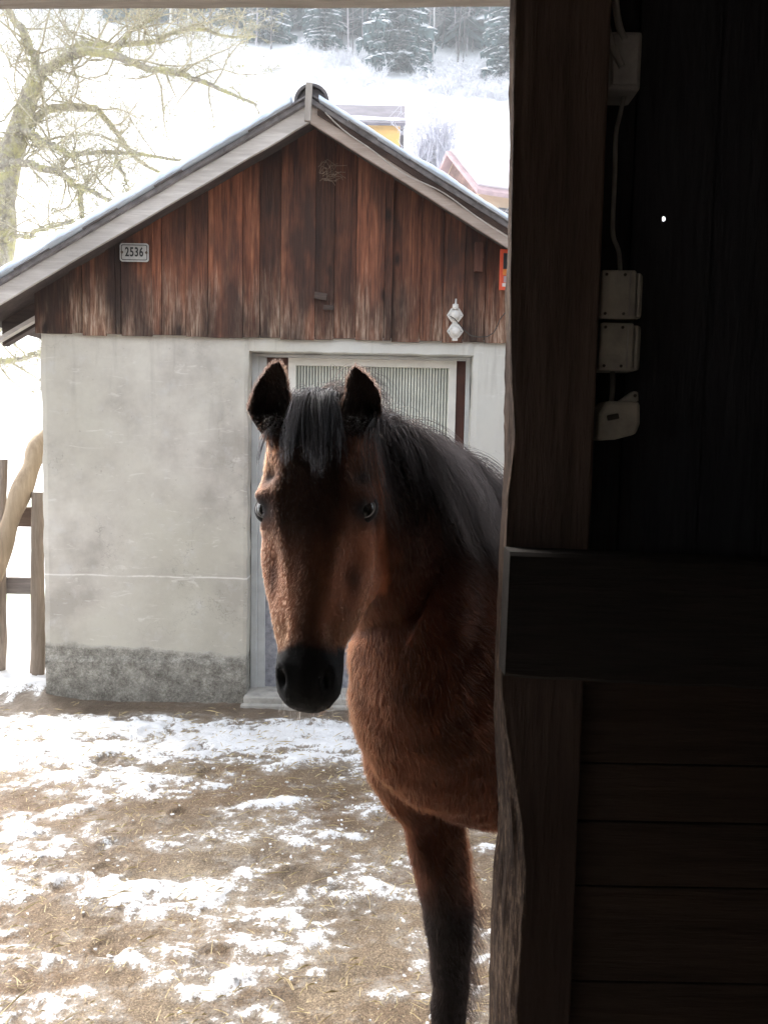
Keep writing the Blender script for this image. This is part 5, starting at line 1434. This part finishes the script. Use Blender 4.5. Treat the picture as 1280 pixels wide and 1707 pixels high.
# ================================================================== OLD APPLE TREE
def apple_tree():
    Y0 = 9.0; t = empty('apple_tree', (at(-30, 700, Y0).x, Y0, gz(at(-30, 700, Y0).x, Y0)))
    tag(t, 'old bare apple tree with crooked lichen covered limbs left of the shed', 'tree')
    tr = MB(); tw = MB(); LC = []
    r = random.Random(21)
    mpp = Y0 / 1400
    limbs = [
        # (points in photo pixels with depth offset, start width px, end width px)
        ([(-70, 1000, 0), (-55, 800, 0), (-42, 640, 0), (-18, 500, .0), (2, 410, 0), (5, 330, 0), (18, 262, 0), (36, 205, .0), (52, 158, 0), (66, 122, 0)], 60, 24, 'm'),
        ([(66, 124, 0), (58, 96, .1), (42, 58, .2), (14, 20, .3), (-10, -20, .4)], 15, 9, 'l'),
        ([(66, 122, 0), (84, 108, -.1), (122, 90, -.2), (160, 88, -.3), (195, 95, -.3), (240, 114, -.3), (296, 118, -.4), (326, 130, -.4), (372, 150, -.5), (430, 178, -.6)], 17, 4, 'l'),
        ([(120, 92, -.2), (140, 74, 0), (190, 76, .2), (262, 66, .4), (319, 52, .5), (370, 56, .6), (430, 60, .7)], 12, 3, 'l'),
        ([(190, 90, .1), (206, 70, .2), (230, 44, .3), (262, 20, .3), (290, -10, .3)], 8, 3, 'l'),
        ([(30, 214, 0), (58, 200, .1), (92, 182, .3), (150, 180, .5), (182, 206, .5), (212, 242, .6), (242, 270, .6), (280, 292, .7)], 16, 4, 'l'),
        ([(34, 212, 0), (60, 228, -.2), (84, 241, -.3), (124, 256, -.4), (188, 258, -.5), (262, 258, -.6), (330, 268, -.7)], 12, 3, 'l'),
        ([(8, 268, 0), (38, 275, -.2), (82, 286, -.3), (124, 305, -.5), (160, 323, -.6), (200, 343, -.7)], 14, 4, 'l'),
        ([(12, 268, 0), (-20, 225, .2), (-60, 190, .3), (-120, 150, .4)], 18, 10, 'l'),
        ([(0, 400, 0), (40, 392, -.3), (80, 380, -.4), (130, 372, -.5)], 9, 3, 'l'),
        ([(-40, 600, 0), (0, 602, -.4), (36, 594, -.6), (68, 588, -.8), (104, 600, -.9)], 11, 3, 'l'),
        ([(-60, 640, 0), (-20, 560, -.6), (20, 520, -1.0), (50, 470, -1.2)], 10, 3, 'l'),
        ([(135, 312, -.5), (137, 345, -.4), (134, 384, -.4)], 8, 5, 'l'),
        ([(196, 262, -.5), (206, 295, -.4), (212, 330, -.4)], 5, 2, 'l'),
    ]
    def twig(p, d, L, rad, depth):
        n = 5 if depth < 2 else 4; pts = [p]; rr = [rad]
        for i in range(n):
            d = (d + Vector((r.gauss(0, .22), r.gauss(0, .22), r.gauss(.02, .22)))).normalized()
            p = p + d * (L / n); pts.append(p); rr.append(max(.0016, rad * (1 - (i + 1) / n * .75)))
        tw.tube(pts, rr, 5 if depth == 0 else 3, cap=False)
        if depth < 3:
            k = (4, 4, 3)[depth]
            for _ in range(k):
                i = r.randrange(1, len(pts)); dd = (d + Vector((r.gauss(0, .8), r.gauss(0, .5), r.gauss(.1, .8)))).normalized()
                twig(pts[i], dd, L * r.uniform(.35, .68), rr[i] * .66, depth + 1)
        if r.random() < (.75 if depth < 2 else .28):
            LC.append((pts[r.randrange(len(pts))], rad * 1.4 + .012, 1))
    for pts, w0, w1, kind in limbs:
        P = [A3(at(a, b, Y0 + d)) for a, b, d in pts]; n = (len(P) - 1) * 7
        Q = crom(P, np.linspace(0, len(P) - 1, n + 1)); rad = []
        for i in range(n + 1):
            u = i / n; rad.append((w0 + (w1 - w0) * u) * mpp / 2 * 1.05 * (1 + .35 * (fbm1(u * 9, 3, int(w0)) - .5)))
            Q[i] += np.array([(fbm1(u * 8, 3, 40 + int(w0)) - .5) * .10, 0, (fbm1(u * 8, 3, 50 + int(w0)) - .5) * .10]) * (1 if kind == 'l' else .5)
        tr.tube([Vector(q) for q in Q], rad, 9)
        for i in range(0, n, 1):
            for _ in range(2 if kind == 'm' else 3):
                if r.random() < .9: LC.append((Vector(Q[i]), rad[i] + .012, 3))
            if (kind == 'l' and r.random() < .50) or (kind == 'm' and i > n * .35 and r.random() < .22):
                d = Vector((r.gauss(0, 1), r.gauss(0, .6), r.gauss(.15, .9))).normalized()
                twig(Vector(Q[i]), d, r.uniform(.35, .95), min(rad[i] * .5, .013), 0)
    k = NT('apple_bark'); c = k.ramp(k.noise(18, 6, .7), [(.3, (.19, .165, .135)), (.5, (.34, .31, .26)), (.68, (.50, .47, .40))])
    c = k.mix(k.ramp(k.noise(6, 5, .7), [(.46, 0), (.58, .8)]), c, (.50, .47, .24)); k.col(c).rough(.9); k.bump(k.noise(40, 5), .8, .02)
    tr.build('limbs', k.m, t, smooth=True)
    tw.build('twigs', simple('twig_bark', (.44, .40, .30), .8, .35, 30, .2), t, smooth=True, fix=False)
    V = []; F = []; CC = []
    for p, rad, w_ in LC:
        for _ in range(int(r.uniform(2, 6)) * (w_ if w_ == 1 else 2)):
            d = Vector((r.gauss(0, 1), r.gauss(0, 1), r.gauss(0, 1))).normalized(); c = p + d * rad * r.uniform(.7, 1.5)
            s = r.uniform(.004, .011); a = Vector((r.gauss(0, 1), r.gauss(0, 1), r.gauss(0, 1))).normalized() * s; b = d.cross(a).normalized() * s * r.uniform(.6, 1.2)
            n = len(V); V += [c - a, c + b, c + a + d * s * .6, c - b]; F.append((n, n + 1, n + 2, n + 3))
    k = NT('lichen'); k.col(k.ramp(k.noise(7, 4), [(.35, (.33, .33, .25)), (.5, (.48, .46, .27)), (.68, (.60, .58, .50))])).rough(.9)
    obj('lichen', V, F, k.m, t)
apple_tree()

# ================================================================== FAR TREES, HOUSES
def needle_mat(name, a, b):
    k = NT(name); k.col(k.ramp(k.noise(.6, 4), [(.3, a), (.7, b)])).rough(.9); return k.m
M_NEEDLE = needle_mat('frosted_needles', (.06, .115, .115), (.17, .27, .275))
M_FTRUNK = simple('far_bark', (.13, .11, .10), .9, .3, 1.5, 0)
M_FROST = simple('hoar_frost', (.80, .80, .83), .8, .15, .5, 0)
def conifer_arrays(h, rad, seed, tiers, per, seg):
    r = np.random.default_rng(seed); G, GF, S, SF = [], [], [], []
    def add(lst, fl, v, f):
        n = len(lst); lst.extend(v); fl.extend([tuple(i + n for i in q) for q in f])
    for ti in range(tiers):
        u = (ti + .5) / tiers; z0 = h * (.04 + .95 * u); rr = rad * (1 - u) ** .8 * r.uniform(.75, 1.15) + .15
        for b in range(max(4, int(per * (1 - .6 * u)))):
            an = r.uniform(0, 2 * math.pi); L = rr * r.uniform(.65, 1.15); dx, dy = math.cos(an), math.sin(an); w = L * .24 + .12
            for s in range(seg):
                a0, a1 = s / seg, (s + 1.25) / seg
                za = z0 - L * .40 * a0 ** 1.3; zb = z0 - L * .40 * a1 ** 1.3 + .05
                ww = w * (1.1 - .6 * a0) * r.uniform(.7, 1.3)
                for sg in (-1, 1):
                    tipx = r.uniform(.3, .9)
                    add(G, GF, [(dx * L * a0, dy * L * a0, za), (dx * L * a1, dy * L * a1, zb), (dx * L * (a0 + a1) / 2 - dy * sg * ww, dy * L * (a0 + a1) / 2 + dx * sg * ww, (za + zb) / 2 - ww * tipx * 1.2)], [(0, 1, 2)])
                add(G, GF, [(dx * L * a0, dy * L * a0, za), (dx * L * a1, dy * L * a1, zb), (dx * L * a1 * .95, dy * L * a1 * .95, zb - ww * r.uniform(.8, 1.6))], [(0, 1, 2)])
                if r.random() < .72:
                    q = ww * r.uniform(.40, .72); cx, cy, cz = dx * L * (a0 + a1) / 2, dy * L * (a0 + a1) / 2, (za + zb) / 2 + .04
                    add(S, SF, [(cx - dx * q * 1.3, cy - dy * q * 1.3, cz + .02), (cx + dx * q * 1.5, cy + dy * q * 1.5, cz - q * .45), (cx - dy * q, cy + dx * q, cz - q * .45), (cx + dy * q, cy - dx * q, cz - q * .45), (cx, cy, cz + q * .35)],
                        [(0, 3, 4), (3, 1, 4), (1, 2, 4), (2, 0, 4)])
    return np.array(G), GF, np.array(S), SF
def conifer(px, Y, h, rad, seed, label, tiers=30, per=16, seg=5):
    base = at(px, 300, Y); x = base.x; z = gz(x, Y) - .3
    t = empty('spruce', (x, Y, z)); tag(t, label, 'tree', 'spruces at the forest edge')
    G, GF, S, SF = conifer_arrays(h, rad, seed, tiers, per, seg)
    o = A3((x, Y, z)); m = MB(); m.tube([(x, Y, z), (x, Y, z + h * .97)], [.22, .03], 7); m.build('trunk', M_FTRUNK, t)
    obj('needles', G + o, GF, M_NEEDLE, t); obj('snow_load', S + o, SF, M_SNOW, t)
conifer(660, 111, 19, 5.2, 1, 'broad snow laden spruce at the forest edge, right above the shed roof', 34, 20, 6)
conifer(538, 116, 20, 3.3, 2, 'slim snowy spruce at the forest edge left of the broad one', 34, 14, 5)
conifer(838, 110, 18, 4.0, 3, 'frosted spruce at the forest edge beside the barn post', 32, 15, 5)
conifer(445, 118, 17, 3.6, 4, 'dark green spruce with little snow behind the apple tree limb tips', 30, 14, 5)
conifer(395, 122, 15, 3.2, 6, 'small dull spruce behind the lichen covered upper limb', 26, 13, 4)

def forest():
    r = random.Random(31); vs = [conifer_arrays(1, .17, s, 20, 9, 3) for s in (11, 12, 13)]
    VG, FG, VS, FS, VT = [], [], [], [], MB(); ng = ns_ = 0
    spots = []
    for i in range(150):
        Y = r.uniform(122, 175); px = r.uniform(-120, 980)
        if Y < 130 and (px < 230): continue
        spots.append((px, Y))
    for px, Y in spots:
        x = at(px, 300, Y).x; z = gz(x, Y) - .5; h = r.uniform(14, 24); G, GF, S, SF = vs[r.randrange(3)]; a = r.uniform(0, 6.28); ca_, sa = math.cos(a), math.sin(a)
        M_ = np.array([[ca_, -sa, 0], [sa, ca_, 0], [0, 0, 1]]).T * np.array([1, 1, 1]); wv = r.uniform(.8, 1.3)
        sc = np.array([h * wv, h * wv, h]); o = A3((x, Y, z))
        VG.append((G @ M_) * sc + o); FG += [tuple(q + ng for q in f) for f in GF]; ng += len(G)
        VS.append((S @ M_) * sc + o); FS += [tuple(q + ns_ for q in f) for f in SF]; ns_ += len(S)
        VT.tube([o, o + A3((0, 0, h * .9))], [.2, .04], 5)
    # bare dark and pale stems between the spruces
    for i in range(190):
        Y = r.uniform(114, 150); px = r.gauss(1, 1) * 0 + r.choice([r.uniform(240, 500), r.uniform(560, 620), r.uniform(690, 850), r.uniform(-60, 850)])
        x = at(px, 300, Y).x; z = gz(x, Y) - .3; h = r.uniform(9, 17); VT.col = (1, 1, 1, 1) if r.random() < .7 else (3.2, 3.3, 3.4, 1)
        ln = r.gauss(0, .5); VT.tube([(x, Y, z), (x + ln, Y, z + h)], [r.uniform(.07, .15), .03], 4)
        for _ in range(16):
            u = r.uniform(.3, 1); d = r.uniform(.8, 2.4); sg = r.choice((-1, 1)); VT.tube([(x + ln * u, Y, z + h * u), (x + ln * u + sg * d, Y + r.uniform(-1, 1), z + h * u + d * r.uniform(.1, .9))], [.035, .012], 3, cap=False)
    rt = empty('forest', (0, 150, gz(0, 150))); tag(rt, 'snowy mountain forest of dark spruces and bare stems along the top of the view', kind='stuff')
    obj('needles', np.concatenate(VG), FG, M_NEEDLE, rt); obj('snow_load', np.concatenate(VS), FS, M_SNOW, rt)
    k = NT('forest_stems'); k.col(k.mix(1.0, (.15, .135, .135), k.attr('tone'), 'MULTIPLY')).rough(.9)
    VT.build('stems', k.m, rt, fix=False)
forest()
def birch(px, Y, h, label, seed):
    r = random.Random(seed); x = at(px, 300, Y).x; z = gz(x, Y) - .3; m = MB()
    m.tube([(x, Y, z), (x + .1, Y, z + h * .5), (x - .1, Y, z + h)], [.16, .12, .04], 7)
    t = empty('birch', (x, Y, z)); tag(t, label, 'tree', 'pale birches at the forest edge')
    m.build('trunk', simple('birch_bark', (.70, .69, .68), .8, .25, 1.2, 0), t, smooth=True)
    c = MB()
    for _ in range(60):
        u = r.uniform(.35, 1); d = r.uniform(.6, 2.2); a = r.uniform(0, 6.28); p = Vector((x, Y, z + h * u)); q = p + Vector((math.cos(a) * d, math.sin(a) * d, d * .7)); c.tube([p, q], [.03, .01], 3, cap=False)
        for _ in range(4): w_ = p.lerp(q, r.uniform(.3, 1)); c.tube([w_, w_ + Vector((r.gauss(0, .4), r.gauss(0, .4), r.gauss(.1, .4)))], [.015, .006], 3, cap=False)
    c.build('branches', simple('birch_twig', (.42, .39, .38), .9, .2, 1, 0), t, fix=False)
birch(285, 113, 14, 'pale birch trunk left of a near twin at the forest edge', 1)
birch(314, 112, 14, 'pale birch trunk just right of its near twin at the forest edge', 2)
birch(716, 112, 14, 'bright birch trunk right of the broad snow laden spruce', 3)

def twiggy(name, spots, m, seed, height, spread, n_stem, parent=None, lean=.35):
    r = random.Random(seed); mb = MB()
    for (x, y) in spots:
        z = gz(x, y) - .2
        for _ in range(n_stem):
            h = height * r.uniform(.5, 1.1); p = Vector((x + r.gauss(0, .3), y + r.gauss(0, .3), z)); d = Vector((r.gauss(0, lean), r.gauss(0, lean), 1)).normalized()
            q = p + d * h * .6; e = q + (d + Vector((r.gauss(0, .4), r.gauss(0, .4), 0))).normalized() * h * .4
            mb.tube([p, q, e], [.05, .035, .012], 3, cap=False)
            for _ in range(7):
                s = p.lerp(q, r.uniform(.3, 1)) if r.random() < .6 else q.lerp(e, r.random()); v = Vector((r.gauss(0, 1) * spread, r.gauss(0, 1) * spread, r.gauss(.5, .5))) * h * .22
                mb.tube([s, s + v], [.028, .010], 3, cap=False)
                for _ in range(3):
                    s2 = s + v * r.uniform(.3, 1); mb.tube([s2, s2 + Vector((r.gauss(0, 1), r.gauss(0, 1), r.gauss(.2, 1))) * h * .07], [.018, .008], 3, cap=False)
    return mb.build(name, m, parent, fix=False)
r = random.Random(77); sp = []
for _ in range(120):
    px = r.choice([r.uniform(430, 640), r.uniform(690, 870), r.uniform(690, 870)]); Y = r.uniform(103, 112); sp.append((at(px, 300, Y).x, Y))
o = twiggy('frosted_bushes', sp, M_FROST, 5, 2.5, 1.0, 8); tag(o, 'band of pale frosted brushwood along the foot of the forest', 'brushwood', kind='stuff')
p = at(716, 300, 62); o_ = twiggy('twigs', [(p.x - .5, 62), (p.x + .4, 62), (p.x + 1.1, 61.4)], simple('rime_twigs', (.58, .58, .64), .8, .1, 1, 0), 9, 7.0, .36, 30, lean=.11); t = empty('frosted_tree', (p.x, 62, gz(p.x, 62))); tag(t, 'tall hoar frosted tree standing right of the yellow house', 'tree')
o_.parent = t; o_.matrix_parent_inverse = Matrix.Translation(-t.location)
m = MB(); m.tube([(p.x, 62, gz(p.x, 62) - .3), (p.x + .2, 62, gz(p.x, 62) + 3.5)], [.22, .1], 8); m.build('trunk', M_FTRUNK, t)
p = at(812, 300, 40); sp = [(at(q, 300, 40).x, 40 + r.uniform(-.5, .5)) for q in (788, 800, 812, 822, 834, 846)]
o = twiggy('shrub', sp, simple('shrub_twigs', (.40, .36, .36), .9, .2, 2, 0), 15, 3.6, .8, 5); tag(o, 'bare twiggy shrubs in front of the pink roofed house', 'shrubs', kind='stuff')

def yellow_house():
    Y = 68; zr = at(640, 176, Y + 4).z; ze = at(640, 207, Y - .6).z; x1 = at(676, 190, Y).x; x0 = x1 - 9.5; yd = 8
    g = min(gz(x0, Y), gz(x1, Y)) - 1.0
    t = empty('yellow_house', ((x0 + x1) / 2, Y, g)); tag(t, 'yellow house with dark roof partly under snow behind the shed ridge', 'house')
    wm = simple('yellow_render', (.80, .50, .14), .8, .08, 1, 0)
    m = MB(); m.box((x0 + .4, Y, g), (x1 - .4, Y + yd, ze + .2)); m.build('wall', wm, t)
    m = MB(); m.prism([(x0, Y - .6, ze - .1), (x0, Y - .6, ze + .12), (x0, Y + yd / 2, zr), (x0, Y + yd + .6, ze + .12), (x0, Y + yd + .6, ze - .1), (x0, Y + yd / 2, zr - .25)], (x1 - x0, 0, 0))
    rf = m.build('roof', simple('grey_brown_tiles', (.15, .135, .16), .8, .3, .9, 0), t)
    V = []; F = []; n = 24
    for i in range(n + 1):
        u = i / n; lo = .05 + .10 * fbm1(u * 9, 3, 4) ; hi = .30 - .15 * sstep(.55, 1, u) * fbm1(u * 7, 2, 6)
        for q in (lo, hi): V.append((x0 + (x1 - x0) * u, Y - .6 + (yd / 2 + .6) * q, ze + .12 + (zr - ze - .12) * q + .08))
    for i in range(n): F.append((2 * i, 2 * i + 2, 2 * i + 3, 2 * i + 1))
    o = obj('snow_on_roof', V, F, M_SNOW, rf); mod = o.modifiers.new('s', 'SOLIDIFY'); mod.thickness = .12
    for k in range(3):
        cx = x0 + 2 + k * 2.7; m = MB(); m.box((cx - .5, Y - .05, ze - 2.2), (cx + .5, Y - .01, ze - .9)); m.build('window', simple('dark_window', (.08, .08, .09), .2, .1, 1, 0), t)
yellow_house()
def pink_house():
    Y = 44; zr = at(753, 251, Y + 2.8).z; ze = at(790, 309, Y).z; xl = at(790, 309, Y).x; yd = 9; xr = xl + 12
    xa = at(766, 250, Y + 3).x
    g = min(gz(xl, Y), gz(xr, Y)) - 1.5; t = empty('farmhouse', ((xl + xr) / 2, Y, g)); tag(t, 'farmhouse with pinkish snow dusted roof and dark wooden gable beside the post', 'house')
    cx, cy = xl, Y
    # ridge runs away to the right; gable faces left towards the yard
    a = R(24); rot = Matrix.Rotation(a, 3, 'Z')
    def T(x, y, z): v = rot @ Vector((x, y, 0)); return (cx + v.x, cy + v.y, z)
    w2 = 3.1; sl_ = (zr - ze) / w2
    m = MB(); m.prism([T(.5, .4, g), T(.5, 2 * w2 - .4, g), T(.5, 2 * w2 - .4, ze + .1), T(.5, w2, zr - .35), T(.5, .4, ze + .1)], rot @ Vector((11, 0, 0))); m.build('wall', simple('ochre_wall', (.62, .48, .34), .8, .1, 1, 0), t)
    m = MB(); m.prism([T(.46, .5, ze - .2), T(.46, 2 * w2 - .5, ze - .2), T(.46, w2, zr - .5)], rot @ Vector((.03, 0, 0))); m.build('gable', simple('dark_gable_boards', (.20, .12, .10), .9, .4, 3, 0), t)
    for s in (0, 1):
        y_e = 0 - .3 if s == 0 else 2 * w2 + .3; ex = ze - .3 * sl_
        m = MB(); m.prism([T(0, y_e, ex), T(0, w2, zr), T(0, w2, zr - .22), T(0, y_e, ex - .22)], rot @ Vector((12, 0, 0))); rf = m.build('roof', simple('pink_grey_tiles', (.42, .30, .31), .85, .2, 1.5, 0), t)
        m = MB(); m.prism([T(.25, y_e + (.35 if s == 0 else -.35), ex + .35 * sl_ + .015), T(.25, w2, zr + .02), T(.25, w2, zr + .14), T(.25, y_e + (.35 if s == 0 else -.35), ex + .35 * sl_ + .10)], rot @ Vector((11.6, 0, 0)))
        m.build('snow_on_roof', simple('thin_roof_snow', (.50, .44, .46), .7, .14, .8, 0), rf)
    for i in range(3):
        m = MB(); p = T(2.2 + i * 2.6, .34, ze - 2.0); m.box((p[0] - .5, p[1] - .03, p[2]), (p[0] + .5, p[1] + .03, p[2] + 1.2), rot); m.build('window', simple('dark_window2', (.08, .08, .09), .2, .1, 1, 0), t)
pink_house()

# ================================================================== LITTER
def litter():
    r = random.Random(99); V = []; F = []
    for i in range(3600):
        if i % 3 == 0: cx, cy = r.uniform(-2.6, 1.2), 1.9 + 2.6 * r.random() ** 1.2
        x, y = cx + r.gauss(0, .16), cy + r.gauss(0, .10)
        if y > 4.62: continue
        L = r.uniform(.012, .055) * (2.2 if r.random() < .06 else 1); a = r.uniform(0, math.pi); w_ = r.uniform(.0007, .0019)
        z = gz(x, y) + r.uniform(.012, .035); d = Vector((math.cos(a), math.sin(a), r.gauss(0, .10))); s = Vector((-d.y, d.x, 0)) * w_
        p = Vector((x, y, z)); b = Vector((0, 0, r.uniform(0, .006)))
        n = len(V); V += [p - s, p + s, p + d * L / 2 + s + b, p + d * L / 2 - s + b, p + d * L + s * .5, p + d * L - s * .5, p + d * L / 2 + b + Vector((0, 0, w_))]
        F += [(n, n + 1, n + 2, n + 3), (n + 3, n + 2, n + 4, n + 5), (n, n + 6, n + 5)]
    k = NT('straw'); k.col(k.ramp(k.noise(5, 3), [(.3, (.42, .32, .17)), (.7, (.72, .62, .38))])).rough(.6)
    o = obj('straw_litter', V, F, k.m); tag(o, 'loose bits of pale straw scattered over the muddy snow', 'straw', kind='stuff')
    bm = bmesh.new()
    for i in range(1100):
        if i % 5 == 0: cx, cy = r.uniform(-2.6, 1.2), 1.9 + 2.5 * r.random()
        x, y = cx + r.gauss(0, .09), cy + r.gauss(0, .06)
        if y > 4.6: continue
        s = r.uniform(.002, .0065) * (1.8 if r.random() < .08 else 1)
        mt = Matrix.Translation((x, y, gz(x, y) + .012 + r.uniform(0, .014))) @ Matrix.Rotation(r.uniform(0, 3), 4, 'Z') @ Matrix.Diagonal((s * r.uniform(.8, 1.8), s, s * r.uniform(.5, .8), 1))
        vs = bmesh.ops.create_icosphere(bm, subdivisions=1, radius=1, matrix=mt)['verts']
        for v in vs: v.co += Vector((r.gauss(0, 1), r.gauss(0, 1), r.gauss(0, 1))) * s * .18
    me = bpy.data.meshes.new('snow_crumbs'); bm.to_mesh(me); bm.free(); me.materials.append(M_SNOW); o = bpy.data.objects.new('snow_crumbs', me); C.objects.link(o)
    tag(o, 'small crumbs of icy snow lying on the trampled ground', 'snow', kind='stuff')
    # a few dark droppings
    for i, (px, py, s, lab) in enumerate(((92, 1163, .022, 'dark clod of earth in the snow heap at the shed corner'), (405, 1572, .010, 'small black lump on the snowy ground ahead of the horse leg'), (488, 1405, .013, 'small dark lump farther back on the bare brown ground'))):
        Y = 1.52 / ((py - 728.0) / 1400); p = at(px, py, Y); bm = bmesh.new(); rr = random.Random(i)
        for j in range(5):
            mt = Matrix.Translation((p.x + rr.gauss(0, s * .7), p.y + rr.gauss(0, s * .5), p.z + rr.uniform(0, s * .4) + (.02 if i == 0 else .004))) @ Matrix.Diagonal((s * rr.uniform(.5, 1), s * rr.uniform(.5, 1), s * rr.uniform(.4, .7), 1))
            bmesh.ops.create_icosphere(bm, subdivisions=2, radius=1, matrix=mt)
        for v in bm.verts: v.co += Vector((rr.gauss(0, 1), rr.gauss(0, 1), rr.gauss(0, 1))) * s * .06
        me = bpy.data.meshes.new('clod'); bm.to_mesh(me); bm.free(); me.materials.append(simple('dark_clod', (.05, .035, .028), .8, .3, 60, .4)); o = bpy.data.objects.new('clod', me); C.objects.link(o); tag(o, lab, 'clod')
litter()

# ================================================================== WINTER HAZE
hz_ = MB(); hz_.box((-268, -44, -1.2), (268, 229, 136))
hm = bpy.data.materials.new('haze'); hm.use_nodes = True; t_ = hm.node_tree; t_.nodes.clear()
out = t_.nodes.new('ShaderNodeOutputMaterial'); pv = t_.nodes.new('ShaderNodeVolumePrincipled')
pv.inputs['Density'].default_value = .0019; pv.inputs['Color'].default_value = (.90, .95, 1, 1); pv.inputs['Anisotropy'].default_value = .2
t_.links.new(pv.outputs[0], out.inputs['Volume'])
o = hz_.build('haze', hm); tag(o, 'pale winter haze filling the valley air', kind='stuff')
